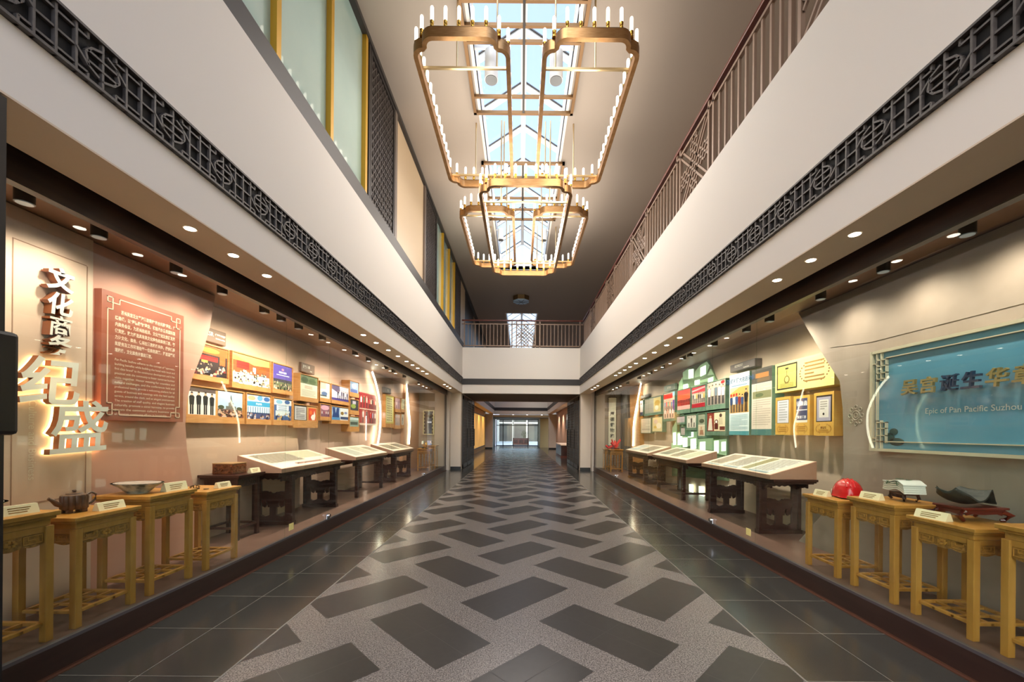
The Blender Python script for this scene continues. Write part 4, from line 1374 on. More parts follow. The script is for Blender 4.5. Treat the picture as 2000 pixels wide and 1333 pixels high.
picture(-1, xw, (533, 776, 830, 570.5, 780, 832), 'oak-framed photograph of a blue stage with white seated rows', [('r', 0, 0, 1, 1, '#3a5c94'), ('r', 0, 0.72, 1, 1, '#d5dae0'), ('e', 0.3, 0.86, 0.18, 0.1, '#7fb0d2'), ('e', 0.75, 0.88, 0.16, 0.1, '#41619a'), ('r', 0.16, 0.46, 0.84, 0.7, '#e9eef0'), ('l', 3, 0.25, 0.75, 0.5, 0.66, '#7896b4'), ('r', 0.1, 0.2, 0.9, 0.44, '#c9d3da'), ('c', 20, 0.04, 0.96, 0.04, 0.36, ['#26325a', '#c9a85a', '#5a6a98'])], rail=0.14, group=PG)
picture(-1, 3.60, (585, 731, 784, 621, 736, 787), 'deep oak box frame with garden photograph above a printed sheet', [('r', 0, 0, 1, 1, '#dcd7c4'), ('r', 0, 0.62, 1, 1, '#6d7a58'), ('e', 0.25, 0.8, 0.2, 0.14, '#46563a'), ('e', 0.7, 0.78, 0.22, 0.14, '#53643f'), ('r', 0, 0.60, 1, 0.62, '#f2eee2'), ('l', 3, 0.25, 0.7, 0.42, 0.52, '#b98a72'), ('l', 5, 0.1, 0.9, 0.08, 0.32, '#b9b39f')], rail=0.12, group=PG)
picture(-1, xw, (572, 788, 835, 620, 794, 837), 'oak board with a dark-framed certificate beside an orange card with a white hand', [('r', 0, 0, 1, 1, '#c58f55'), ('r', 0.02, 0.06, 0.54, 0.98, '#2b2a30'), ('r', 0.05, 0.1, 0.51, 0.93, '#c9c6c8'), ('l', 7, 0.1, 0.46, 0.2, 0.8, '#6c6a72'), ('r', 0.58, 0.04, 0.98, 0.94, '#c98f50'), ('r', 0.62, 0.09, 0.95, 0.88, '#d2401c'), ('y', [(0.78, 0.1), (0.9, 0.12), (0.93, 0.4), (0.88, 0.75), (0.85, 0.48), (0.78, 0.46), (0.72, 0.3)], '#efe9e2'), ('e', 0.72, 0.6, 0.06, 0.14, '#e8702c')], rail=0.22, group=PG)
picture(-1, xw, (624, 744, 784, 645, 749, 788), 'small oak-framed photograph of a bright room with a blue chair', [('r', 0, 0, 1, 1, '#d9d4cc'), ('r', 0, 0.6, 0.6, 1, '#b9b3a4'), ('e', 0.45, 0.3, 0.3, 0.14, '#5a6f9a'), ('r', 0.05, 0.12, 0.7, 0.2, '#33404e')], rail=0.14, group=PG)
picture(-1, xw, (624.5, 788, 822, 645, 790, 822), 'small oak-framed photograph of pink blossoms over a group', [('r', 0, 0, 1, 1, '#8d5f72'), ('e', 0.5, 0.75, 0.45, 0.2, '#d9a2b8'), ('p', 4, 0.08, 0.92, 0.05, 0.45, ['#d8d2d0', '#a34a5a', '#e6d3c6'])], rail=0.16, group=PG)
picture(-1, xw, (646.5, 750, 788, 681.5, 757.5, 793), 'oak-framed photograph of people standing on a violet stage', [('r', 0, 0, 1, 1, '#cfc7da'), ('y', [(0, 1), (0.45, 1), (0.5, 0.45), (0, 0.75)], '#53446a'), ('r', 0, 0, 1, 0.16, '#4b3a8a'), ('p', 6, 0.3, 0.97, 0.1, 0.62, ['#23233a', '#e3e0e8', '#3a3560'])], rail=0.14, group=PG)
picture(-1, xw, (646.5, 792, 828, 681, 797, 829), 'oak frame pairing a blue robed figure print with a mixed snapshot', [('r', 0, 0, 1, 1, '#dcdde4'), ('r', 0, 0, 0.5, 1, '#9db4d6'), ('y', [(0.05, 0.95), (0.2, 0.95), (0.24, 0.5), (0.3, 0.95), (0.44, 0.95), (0.42, 0.5), (0.46, 0.1), (0.02, 0.1), (0.08, 0.5)], '#25407c'), ('r', 0, 0, 0.5, 0.2, '#4f8cc4'), ('e', 0.62, 0.55, 0.1, 0.14, '#8a6a2c'), ('e', 0.84, 0.6, 0.1, 0.1, '#7d86b4'), ('r', 0.52, 0.06, 1, 0.28, '#3b4a74')], rail=0.16, group=PG)
picture(-1, xw, (682.5, 743, 775, 700.5, 747.5, 777), 'small oak-framed blue portrait, topmost of three stacked frames', [('r', 0, 0, 1, 1, '#8fa8cc'), ('e', 0.5, 0.62, 0.28, 0.25, '#d8e2ee'), ('r', 0.1, 0, 0.9, 0.3, '#4a5fa4')], rail=0.22, group=PG)
picture(-1, xw, (683, 779, 810.5, 700.5, 781.5, 811), 'small oak-framed dark garden snapshot, middle of three stacked frames', [('r', 0, 0, 1, 1, '#3a3a44'), ('e', 0.4, 0.4, 0.3, 0.22, '#8a9a4a'), ('r', 0.3, 0.6, 0.7, 0.9, '#b9b0c4')], rail=0.22, group=PG)
picture(-1, xw, (682, 813, 843, 701, 814, 844), 'small oak-framed grey-blue landscape, lowest of three stacked frames', [('r', 0, 0, 1, 1, '#8fa39c'), ('r', 0.1, 0.2, 0.9, 0.5, '#4a544e'), ('r', 0, 0.7, 1, 1, '#c2d2d6')], rail=0.26, group=PG)
picture(-1, 3.70, (702, 766, 831, 735.5, 773.5, 831.5), 'large red poster with four snapshots of people', [('r', 0, 0, 1, 1, '#8e2a30'), ('r', 0, 0.52, 0.49, 1, '#9c1f2a'), ('p', 3, 0.02, 0.48, 0.53, 0.4, ['#e6e2da', '#3c6a4a', '#b8a8a0']), ('p', 5, 0.52, 0.98, 0.55, 0.32, ['#c83a3a', '#e9c2a8', '#3a2a30']), ('r', 0, 0.49, 1, 0.52, '#d9b0a4'), ('p', 2, 0.1, 0.5, 0.08, 0.4, ['#b9bec4', '#4a4a54']), ('p', 3, 0.55, 0.97, 0.08, 0.36, ['#c4202c', '#9aa0c0', '#d9d2cc']), ('r', 0, 0, 1, 0.06, '#c9b5a8')], frame=mat('red_board_edge', '#7d2a2c', 0.5), lip=0, margin=0.0, name='poster', cat='poster')
wx = 3.72
picture(-1, wx, (752.5, 769, 837, 769.5, 776, 834), 'tall gold calligraphy scroll on the far left case wall', [('r', 0, 0, 1, 1, '#c9bb62'), ('r', 0.12, 0.05, 0.9, 0.95, '#e6dca8')]+[('r', 0.2+0.16*(i % 4), 0.1+0.085*(i//4), 0.27+0.16*(i % 4), 0.15+0.085*(i//4), '#3a3224') for i in range(40)], rail=0.1, name='scroll', cat='scroll')
FG = 'small frames beside the gold calligraphy scroll'
picture(-1, wx, (771, 776, 806, 782, 778.5, 806), 'upper left small frame beside the gold scroll, pinkish snapshot', [('r', 0, 0, 1, 1, '#b58c96'), ('p', 2, 0.1, 0.9, 0.05, 0.7, ['#e6dcd6', '#6a5a70'])], rail=0.18, group=FG)
picture(-1, wx, (783, 778.5, 806, 793.5, 780.5, 806), 'upper right small frame beside the gold scroll, pale writing', [('r', 0, 0, 1, 1, '#ddd4a6'), ('l', 6, 0.2, 0.8, 0.15, 0.85, '#6d6440')], rail=0.18, group=FG)
picture(-1, wx, (771, 809, 839, 782, 809, 838), 'lower left small frame beside the gold scroll, dark group photograph', [('r', 0, 0, 1, 1, '#9da0a4'), ('p', 3, 0.05, 0.95, 0.05, 0.8, ['#3a3c44', '#55586a'])], rail=0.2, group=FG)
picture(-1, wx, (783, 809, 838, 793.5, 809, 837), 'lower right small frame beside the gold scroll, black and white figures', [('r', 0, 0, 1, 1, '#dcd8d0'), ('p', 2, 0.1, 0.9, 0.05, 0.8, ['#23232a', '#8a8a90'])], rail=0.2, group=FG)
# right wall
RG = 'framed pictures on the right case wall'
TEAL = mat('teal_frame_edge', '#5d7a68', 0.5, noise='#6d8a76', scale=6)
xr = 3.62
picture(1, xr, (1425.2, 733, 850, 1464, 726, 850.5), 'tall pale blue poster of people in red helmets with a heavy blue title', [('r', 0, 0, 1, 1, '#d6e6ea'), ('t', '项目新村建大总启动会', 0.5, 0.885, 0.085, '#28507a'), ('r', 0.1, 0.80, 0.9, 0.815, '#5f8aa8'), ('r', 0.02, 0.36, 0.98, 0.78, '#d9a85c'), ('y', [(0.02, 0.68), (0.55, 0.78), (0.02, 0.78)], '#e9cf9a'), ('p', 5, 0.04, 0.74, 0.37, 0.3, ['#25406e', '#cdd2d6', '#2f4f86', '#8a2a24', '#32507e']), ('p', 1, 0.72, 0.98, 0.37, 0.37, ['#16161a']), ('e', 0.1, 0.655, 0.05, 0.025, '#d0201c'), ('e', 0.38, 0.66, 0.05, 0.025, '#d0201c'), ('e', 0.24, 0.655, 0.05, 0.025, '#d0201c'), ('l', 10, 0.07, 0.93, 0.10, 0.32, '#9fbcc6'), ('r', 0, 0, 1, 0.065, '#4f97a2')], frame=TEAL, lip=0, margin=0.0, name='poster', cat='poster')
picture(1, xr, (1468.6, 725, 850.5, 1508, 713, 850.5), 'tall beige poster with a dusk photograph and grey text', [('r', 0, 0, 1, 1, '#ddd0c2'), ('r', 0, 0.78, 1, 1, '#4a4640'), ('r', 0.2, 0.86, 0.85, 0.93, '#b5763a'), ('r', 0.3, 0.8, 0.9, 0.86, '#6f5a40'), ('r', 0.05, 0.55, 0.98, 0.66, '#8a8a66'), ('e', 0.4, 0.6, 0.2, 0.03, '#5f6a4a'), ('l', 6, 0.08, 0.95, 0.68, 0.76, '#b9aea2'), ('l', 12, 0.08, 0.95, 0.16, 0.52, '#bfb4a8'), ('r', 0, 0, 1, 0.09, '#4f7a78')], frame=TEAL, lip=0, margin=0.0, name='poster', cat='poster')
GOLDB = mat('gold_award_board', '#d3a44c', 0.4, noise='#dbb15c', scale=3)
PALEG = mat('pale_gold_board', '#d8cc84', 0.4)
picture(1, 3.60, (1514.5, 714, 769, 1630, 681, 751), 'wide pale gold award board with a black-framed medal certificate and laurel wreath', [('r', 0, 0, 1, 1, '#e0d489'), ('r', 0.035, 0.08, 0.42, 0.92, '#2a2418'), ('r', 0.055, 0.13, 0.4, 0.87, '#cdbd62'), ('r', 0.2, 0.74, 0.26, 0.8, '#3a3420'), ('r', 0.225, 0.5, 0.235, 0.72, '#6a5c2c'), ('e', 0.23, 0.4, 0.055, 0.14, '#7a6a30'), ('e', 0.23, 0.41, 0.035, 0.09, '#d9c870'), ('l', 3, 0.1, 0.36, 0.17, 0.27, '#8f8040'), ('w', 0.70, 0.5, 0.23, 0.33, '#8a5a34'), ('l', 6, 0.55, 0.86, 0.24, 0.80, '#93703e')], frame=PALEG, lip=0, margin=0.0, name='award_board', cat='award')
picture(1, 3.60, (1515, 777, 850, 1544, 775, 850), 'narrow gold award board with a pale lilac certificate', [('r', 0, 0, 1, 1, '#d3a44c'), ('r', 0.1, 0.3, 0.92, 0.93, '#8f7a4e'), ('r', 0.14, 0.32, 0.88, 0.91, '#d3d2de'), ('l', 8, 0.24, 0.8, 0.4, 0.86, '#a2a6a8'), ('w', 0.5, 0.15, 0.36, 0.11, '#9a6a24'), ('l', 3, 0.25, 0.75, 0.10, 0.2, '#a8742a')], frame=GOLDB, lip=0, margin=0.0, name='award_board', cat='award')
picture(1, 3.60, (1550, 776, 850.5, 1582, 770, 850.5), 'gold award board with a navy certificate reading in white', [('r', 0, 0, 1, 1, '#d3a44c'), ('r', 0.18, 0.32, 0.86, 0.93, '#3f4668'), ('t', '征集函', 0.52, 0.79, 0.13, '#f2f2f4'), ('r', 0.2, 0.625, 0.84, 0.645, '#e6e6ea'), ('t', '吴宫酒店', 0.52, 0.45, 0.08, '#e9e9ee'), ('r', 0.18, 0.32, 0.86, 0.38, '#e6dfd2'), ('w', 0.5, 0.16, 0.36, 0.11, '#9a6a24'), ('l', 3, 0.25, 0.75, 0.11, 0.21, '#a8742a')], frame=GOLDB, lip=0, margin=0.0, name='award_board', cat='award')
picture(1, 3.60, (1590, 769, 851, 1629, 763.5, 852.5), 'gold award board nearest the grey panel with a dark-framed lilac certificate', [('r', 0, 0, 1, 1, '#d3a44c'), ('r', 0.12, 0.32, 0.92, 0.93, '#2c1f1c'), ('r', 0.16, 0.34, 0.85, 0.89, '#a9a4b8'), ('r', 0.27, 0.42, 0.75, 0.83, '#d6d2cc'), ('l', 4, 0.33, 0.68, 0.62, 0.78, '#9a9690'), ('e', 0.5, 0.5, 0.05, 0.03, '#2c2a30'), ('w', 0.5, 0.16, 0.38, 0.11, '#8f5f22'), ('t', '荣誉奖', 0.5, 0.18, 0.06, '#8f5f22'), ('l', 2, 0.25, 0.75, 0.09, 0.13, '#a8742a')], frame=GOLDB, lip=0, margin=0.0, name='award_board', cat='award')
picture(1, xr, (1380.5, 748.5, 802, 1418.5, 738.5, 798), 'framed photograph of staff in white with a red-hatted guest', [('r', 0, 0, 1, 1, '#8d8078'), ('r', 0, 0.75, 1, 1, '#b3a598'), ('p', 5, 0.03, 0.97, 0.02, 0.85, ['#ece8e2', '#d9b9a4', '#5a6a78', '#e8dede', '#f0ece6']), ('e', 0.86, 0.92, 0.1, 0.07, '#c8141c')], frame=TEAL, rail=0.13, group=RG, back=3.746)
picture(1, xr, (1351, 757, 807, 1379, 750.5, 802), 'framed photograph of a row of people under a red banner', [('r', 0, 0, 1, 1, '#c9b5a4'), ('r', 0, 0.72, 1, 1, '#c22034'), ('y', [(0, 0.86), (1, 0.98), (1, 0.9), (0, 0.78)], '#e9a8ac'), ('p', 7, 0.03, 0.97, 0.22, 0.5, ['#3a4456', '#cfd2c8', '#c9b24a', '#2b2b33']), ('r', 0, 0, 1, 0.2, '#a8152a')], frame=TEAL, rail=0.13, group=RG, back=3.746)
picture(1, xr, (1323, 763, 811, 1349.5, 757.5, 805), 'framed photograph of a dark-suited row on a red stage', [('r', 0, 0, 1, 1, '#c8352a'), ('r', 0, 0.55, 1, 0.78, '#dd5a34'), ('p', 9, 0.02, 0.98, 0.2, 0.36, ['#16161a', '#26262e']), ('r', 0, 0, 1, 0.2, '#dda39c')], frame=TEAL, rail=0.13, group=RG, back=3.746)
picture(1, xr, (1296, 769, 823, 1319, 763.5, 823), 'tall bright framed photograph of dancers under a red sign', [('r', 0, 0, 1, 1, '#d9b4a0'), ('r', 0, 0.78, 0.8, 0.97, '#d6281e'), ('r', 0.8, 0.85, 1, 1, '#8fc6e2'), ('p', 5, 0.05, 0.8, 0.3, 0.42, ['#4a7aa0', '#c84a4a', '#6aa08a', '#d98a5a']), ('r', 0.82, 0.3, 0.96, 0.7, '#6a3a8a'), ('p', 4, 0.05, 0.95, 0.04, 0.36, ['#e9e2dc', '#e0a08a', '#f2efe9'])], frame=TEAL, rail=0.06, group=RG, back=3.746)
picture(1, xr, (1380.5, 806, 850.5, 1418.5, 801, 852), 'framed pair of sepia photographs, a robed figure and a seated lady by a table', [('r', 0, 0, 1, 1, '#7a2c22'), ('r', 0, 0, 0.36, 1, '#8a3428'), ('y', [(0.05, 0.05), (0.32, 0.05), (0.26, 0.7), (0.12, 0.7)], '#dcd2c6'), ('e', 0.19, 0.78, 0.06, 0.07, '#c99d7e'), ('r', 0.40, 0.02, 0.99, 0.98, '#e3d4b4'), ('e', 0.75, 0.82, 0.07, 0.1, '#4a342a'), ('y', [(0.66, 0.72), (0.84, 0.72), (0.86, 0.35), (0.64, 0.35)], '#c9bda0'), ('r', 0.42, 0.1, 0.62, 0.4, '#5c2018'), ('e', 0.52, 0.5, 0.1, 0.12, '#5c2018'), ('e', 0.52, 0.5, 0.06, 0.07, '#f0ede4'), ('r', 0.7, 0.06, 0.97, 0.25, '#6a2a20')], frame=TEAL, rail=0.13, group=RG, back=3.746)
picture(1, xr, (1363, 808.5, 856, 1378.7, 806, 856), 'framed upright photograph of an old garden above a portrait', [('r', 0, 0, 1, 1, '#d5c8b0'), ('r', 0, 0.5, 1, 1, '#9aa08c'), ('e', 0.5, 0.68, 0.35, 0.1, '#4a5340'), ('r', 0, 0.48, 1, 0.51, '#e9e2d2'), ('e', 0.45, 0.36, 0.12, 0.07, '#c99d7e'), ('y', [(0.2, 0.05), (0.8, 0.05), (0.7, 0.28), (0.3, 0.28)], '#a87a62')], frame=TEAL, rail=0.04, group=RG, back=3.746)
picture(1, xr, (1341, 810.5, 841.5, 1361, 808.6, 840.5), 'framed black and white photograph of three standing women', [('r', 0, 0, 1, 1, '#d6d0c6'), ('p', 3, 0.08, 0.92, 0.05, 0.82, ['#ece8e2', '#33302e', '#e3ded6'])], frame=TEAL, rail=0.1, group=RG, back=3.746)
picture(1, xr, (1322, 813, 829.8, 1338.5, 811, 829), 'small framed pale lilac document above a smaller one', [('r', 0, 0, 1, 1, '#cdbfc4'), ('l', 5, 0.1, 0.9, 0.15, 0.85, '#a3979c')], frame=TEAL, rail=0.12, group=RG, back=3.746)
picture(1, xr, (1329.5, 834, 852.8, 1339, 833.5, 852.8), 'tiny framed pale document hanging lowest among the green-edged frames', [('r', 0, 0, 1, 1, '#cfc2c2'), ('l', 5, 0.12, 0.88, 0.15, 0.85, '#a89c9c')], frame=TEAL, rail=0.06, group=RG, back=3.746)
xf_ = 3.70
FR = 'small far frames beside the slanted light strip'
picture(1, xf_, (1248, 784, 813, 1257, 781, 812), 'narrow far frame with a pale robed portrait beside the slanted light strip', [('r', 0, 0, 1, 1, '#dcd8d8'), ('r', 0.1, 0, 0.9, 0.2, '#33405a'), ('y', [(0.25, 0.2), (0.75, 0.2), (0.6, 0.7), (0.4, 0.7)], '#e9d6d0'), ('e', 0.5, 0.78, 0.12, 0.09, '#7a2a24')], frame=TEAL, group=FR)
picture(1, xf_, (1259, 779.5, 812.5, 1292, 773.5, 810.5), 'wide far frame with a grey scene and a gold painting', [('r', 0, 0, 1, 1, '#b9b2a2'), ('r', 0, 0, 0.55, 1, '#a8a294'), ('l', 5, 0.05, 0.5, 0.3, 0.6, '#8d8778'), ('r', 0.58, 0.04, 0.97, 0.96, '#d9c68a'), ('e', 0.78, 0.6, 0.15, 0.2, '#c9a24a'), ('e', 0.75, 0.3, 0.1, 0.16, '#efe6d2')], frame=TEAL, rail=0.1, group=FR)
picture(1, xf_, (1240, 818, 847.5, 1250, 816, 848), 'narrow far frame with green and gold figures, lowest by the light strip', [('r', 0, 0, 1, 1, '#d9c87a'), ('e', 0.4, 0.6, 0.25, 0.2, '#8fb0a8'), ('e', 0.4, 0.25, 0.22, 0.15, '#e6e2d2')], frame=TEAL, group=FR)
picture(1, xf_, (1252, 817.5, 847.5, 1272, 816, 847), 'far framed pale letter with a faint grey line', [('r', 0, 0, 1, 1, '#e3d8c6'), ('l', 6, 0.1, 0.9, 0.3, 0.88, '#c4b8a4'), ('r', 0.1, 0.2, 0.9, 0.25, '#8d8a86')], frame=TEAL, group=FR)
picture(1, xf_, (1274, 815.6, 846, 1294.5, 812, 843), 'far framed pale gold painting of a blossoming branch', [('r', 0, 0, 1, 1, '#e2d2a4'), ('e', 0.35, 0.7, 0.2, 0.16, '#c9b7b0'), ('e', 0.65, 0.4, 0.25, 0.2, '#f0e8d4'), ('e', 0.3, 0.3, 0.15, 0.1, '#d6b45a')], frame=TEAL, group=FR)

# section plaques
PLQ = mat('brown_plaque', '#7f6452', 0.45)
PLQG = mat('grey_plaque', '#6a6260', 0.45)
def plaque(sg, x, px, lab, lines, m, back=3.80):
    X = sg*x
    a, b = at(px[0], px[1], X=X), at(px[0], px[2], X=X)
    c_, d = at(px[3], px[4], X=X), at(px[3], px[5], X=X)
    w, h = abs(c_.y-a.y), (a.z+c_.z-b.z-d.z)/2
    t = thing('section_plaque', lab, 'plaque', (X, (a.y+c_.y)/2, (a.z+b.z+c_.z+d.z)/4), PI/2 if sg < 0 else -PI/2, 'section plaques above the pictures')
    MB().box(-w/2, w/2, 0, back-x, -h/2, h/2).build('plate', m, t, bevel=0.008)
    g = MB()
    for s, cx, cz, sz in lines:
        put_text(g, s, sz*h, cx*w, cz*h, -0.002, 0, 0.0015)
    g.build('lettering', mat('pale_lettering', '#e6ddd0', 0.5), t)
plaque(-1, 3.66, (398, 638, 668, 442, 650, 674), 'brown plaque with pale capital letters above the banquet pictures', [('CSR', -0.26, 0.08, 0.42), ('企业社会责任', 0.22, 0.12, 0.17), ('Social Responsibility', 0.22, -0.14, 0.11)], PLQ)
plaque(-1, 3.66, (589, 709, 728, 615, 714, 731), 'brown plaque with pale characters above the garden photograph', [('服务盛事', -0.15, 0.08, 0.36), ('Events', 0.2, -0.26, 0.16)], PLQ)
plaque(-1, 3.72, (751.5, 757, 768, 764, 759, 770), 'small dark plaque above the gold calligraphy scroll', [('文化', 0, 0, 0.5)], PLQG)
plaque(1, 3.68, (1426, 713, 728.7, 1474, 701.5, 715.5), 'grey plaque with pale characters above the tall pale blue poster', [('社区荣誉奖项', -0.12, 0.12, 0.34), ('Community Honors', 0.18, -0.26, 0.16)], PLQG)
plaque(1, 3.68, (1297, 753, 765, 1318, 750.5, 763), 'grey-green plaque above the photograph of dancers', [('宾客留影', 0, 0, 0.4)], mat('green_grey_plaque', '#7f8a80', 0.35), 3.746)
plaque(1, 3.72, (1251, 773, 778.5, 1267, 770, 776.5), 'small dark plaque above the small far frames', [('历史', 0, 0, 0.5)], PLQG)

# glowing green townscape panel
GREEN = mat('pale_green_acrylic', '#a9c79c', 0.4, emit=0.22)
GREENS = mat('green_grey_backing', '#7f9a78', 0.6)
LIT = mat('lit_white_opening', '#f6fbe6', 0.5, emit=1.1)
t = thing('townscape_panel', 'glowing pale green stepped panel with lit white windows behind the right-hand frames', 'panel', (0, 0, 0))
def wallpoly(pts, x):
    return [(at(p[0], p[1], X=x).y, at(p[0], p[1], X=x).z) for p in pts]
X_ = 3.74
MB().prism(wallpoly([(1310, 930), (1312, 790), (1322, 770), (1324, 745), (1332, 738), (1334, 722), (1350, 716), (1364, 708), (1378, 700), (1386, 716), (1392, 734), (1400, 750), (1418, 800), (1418, 940)], X_), [], lambda p: (3.77, p[0], p[1]), lambda p: (3.80, p[0], p[1])).build('backing', GREENS, t)
gp = [[(1323, 763), (1325, 748), (1331, 738), (1332, 752), (1344, 751), (1344, 757)], [(1333, 742), (1332, 728), (1342, 721), (1353, 721), (1353, 740)], [(1355, 738), (1356, 726), (1366, 714), (1378, 707), (1383, 714), (1377, 730), (1366, 735)], [(1366, 748), (1366, 744), (1392, 735), (1392, 743), (1380, 746)], [(1380, 734), (1386, 721), (1392, 732)],
      [(1312, 836), (1320, 822), (1320, 838), (1320, 860), (1312, 862)], [(1322, 845), (1338, 842), (1338, 870), (1322, 872)], [(1340, 845), (1360, 843), (1360, 870), (1340, 872)], [(1362, 858), (1390, 856), (1390, 880), (1362, 878)], [(1392, 860), (1416, 858), (1416, 890), (1392, 886)], [(1310, 866), (1330, 872), (1330, 884), (1310, 882)]]
m_ = MB()
for p in gp:
    m_.prism(wallpoly(p, X_), [], lambda q: (3.755, q[0], q[1]), lambda q: (3.77, q[0], q[1]))
m_.build('green_block', GREEN, t)
lp = [(1344, 723, 1353, 721, 17), (1367, 719, 1377, 714, 17), (1334, 752, 1342, 750, 10), (1356, 744, 1365, 742, 9), (1382, 740, 1391, 737, 8), (1314, 846, 1319, 845, 24), (1323, 848, 1331, 847, 22), (1343, 845, 1353, 844, 10), (1333, 856, 1341, 855, 18), (1348, 858, 1358, 857, 20), (1366, 864, 1376, 863, 18), (1394, 862, 1402, 861, 24), (1408, 864, 1416, 863, 18), (1345, 946, 1353, 947, 20), (1364, 950, 1374, 951, 20)]
m_ = MB()
for a, za, b, zb, h in lp:
    m_.prism(wallpoly([(a, za), (b, zb), (b, zb+h), (a, za+h)], X_), [], lambda q: (3.748, q[0], q[1]), lambda q: (3.757, q[0], q[1]))
m_.build('lit_window', LIT, t)

# ------------------------------------------------------------------ writing on the left feature wall
WHITEL = mat('white_letter_face', '#e6e0d6', 0.5)
COPL = mat('copper_letter_side', '#8a4f2c', 0.4, 0.3)
GLOW = mat('letter_glow_strip', '#ffd9a0', 0.5, emit=3.5)
def raised(txt, px, size, lab, glow, bold, shear=0.0, sx=1.0, rot=0.0):
    X = XA+0.03
    p = at(px[0], px[1], X=X)
    t = thing('raised_character', lab, 'sign character', (X+0.0, p.y, p.z), PI/2, 'raised white characters on the pale panel')
    m = MB()
    put_text(m, txt, size, 0, 0, -0.022, 0, bold, depth=0.042, shear=shear, sx=sx, rot=rot)
    m.build('letter', [WHITEL, COPL], t)
    g = MB()
    put_text(g, txt, size, 0, 0, -0.001, 0, max(0.0, bold-0.006), depth=0.0215, shear=shear, sx=sx, rot=rot)
    g.build('standoff', [GLOW if glow else COPL]*2, t)
    return t
zz = at(97, 700, X=XA+.03)
raised('文', (101, 550), 0.165, 'raised white character at the top of the column on the pale panel', False, 0.006, 0.08)
raised('化', (100, 598), 0.165, 'raised white character second from the top of the column', False, 0.005, 0.08)
raised('商', (100, 641), 0.155, 'raised white character third from the top of the column', False, 0.0025, 0.08)
raised('务', (99, 678), 0.15, 'raised white character just above the two large glowing ones', False, 0.004, 0.08)
raised('纪', (80, 753), 0.36, 'large raised white character with warm glow, upper of the big pair', True, 0.006, 0.12, 1.05, 0.05)
raised('盛', (138, 843), 0.42, 'large raised white character with warm glow, lower of the big pair', True, 0.004, 0.12, 1.0, 0.05)
lamp('letter_glow', 'POINT', (XA+0.2, at(80, 740, X=XA).y, 1.75), 0.35, (1, 0.72, 0.4), None, shadow_soft_size=0.15)
t = tag(thing('wall_lettering', '', ''), 'faint vertical pale wording below the raised characters', 'lettering')
t.location = (XA+0.031, at(62, 860, X=XA+0.03).y, at(62, 860, X=XA+0.03).z)
t.rotation_euler[2] = PI/2
m_ = MB()
put_text(m_, 'Culture and Business', 0.065, 0, 0, -0.001, 0, rot=-PI/2)
m_.build('letters', mat('faint_lettering', '#e8d6c2', 0.6), t)

# red-brown introduction board
X = XA+0.06
a, b, c_, d = at(199, 566, X=X), at(199, 822, X=X), at(359, 616, X=X), at(356, 824, X=X)
W_, H_ = c_.y-a.y, (a.z+c_.z)/2-(b.z+d.z)/2
t = thing('introduction_board', 'red-brown text board with pale fretted border on the left feature wall', 'board', (X, (a.y+c_.y)/2, (a.z+b.z+c_.z+d.z)/4), PI/2)
MB().box(-W_/2, W_/2, 0, 0.06, -H_/2, H_/2).build('panel', mat('red_brown_panel', '#a65d47', 0.45, noise='#9e5741', scale=3), t)
m_ = MB()
def ln(x0, z0, x1, z1, w=0.008):
    m_.box(min(x0, x1)-w/2, max(x0, x1)+w/2, -0.003, -0.0005, min(z0, z1)-w/2, max(z0, z1)+w/2)
e = 0.045
hw, hh = W_/2-e, H_/2-e
k = 0.075
for s in (-1, 1):
    ln(-hw+k*1.3, s*hh, hw-k*1.3, s*hh)
    ln(s*hw, -hh+k*1.3, s*hw, hh-k*1.3)
    for q in (-1, 1):
        x, z = s*hw, q*hh
        f = lambda u, v, uu, vv: ln(x-s*u*k, z-q*v*k, x-s*uu*k, z-q*vv*k)
        f(1.3, 0, 1.3, 0.55); f(1.3, 0.55, 0.35, 0.55); f(0, 1.3, 0.55, 1.3); f(0.55, 1.3, 0.55, 0.0)
        f(0.55, 0, 0, 0); f(0, 0, 0, 0.55); f(0.35, 0.55, 0, 0.55)
m_.build('fretted_border', mat('pale_border', '#ecc9ae', 0.5), t)
m_ = MB()
cn = ['苏州吴宫泛太平洋酒店秉持“和合共赢”理念，广', '结善缘，以“厚德载物”理念，积极承办各类国际国', '内商务会议，为苏州的经济、文化交流及旅游发展', '做贡献。致力打造具有吴文化特色的商务酒店，努', '力让文化、商务、休闲在酒店和谐共存，提供优质', '的服务及工作环境给每一位商务宾客，打造温馨环', '境和谐，文化商务并重的酒店。']
wd = W_-0.205
def fit_line(txt, size, x, z, width, bold=0.0):
    vs, fs = text_geo(txt, size, bold, 'LEFT')
    put_text(m_, txt, size, x, z, -0.001, 0, bold, 'LEFT', sx=width/max(v[0] for v in vs))
for i, txt in enumerate(cn):
    ind = 0.05 if i == 0 else 0
    fit_line(txt, 0.036, -W_/2+0.105+ind, H_/2-0.15-0.053*i, (wd-ind)*(0.58 if i == 6 else 1), 0.0008)
en = ['Pan Pacific Suzhou adheres to the concept of "openness,', 'building benefits while building the hotel with local and', 'first class brand" to the continuous development and it has', 'practiced with the community to foster numerous business', 'visits together. Honor meeting for countless and', 'cultural exchanges, and the conferences held and', 'professional teams, provide a welcoming platform for all', 'guests of business and meetings with the best quality', 'service, around the clock, and an elegant environment', 'The creation of staff quality, and elegant business', 'culturally, promote a social harmony, to provide', 'guests the common culture business and', 'all services continuing efforts in hospitality.']
for i, txt in enumerate(en):
    fit_line(txt, 0.027, -W_/2+0.105, H_/2-0.545-0.0375*i, wd*(0.86 if i == 12 else 1))
m_.build('lettering', mat('cream_lettering', '#f6dcc4', 0.5), t)

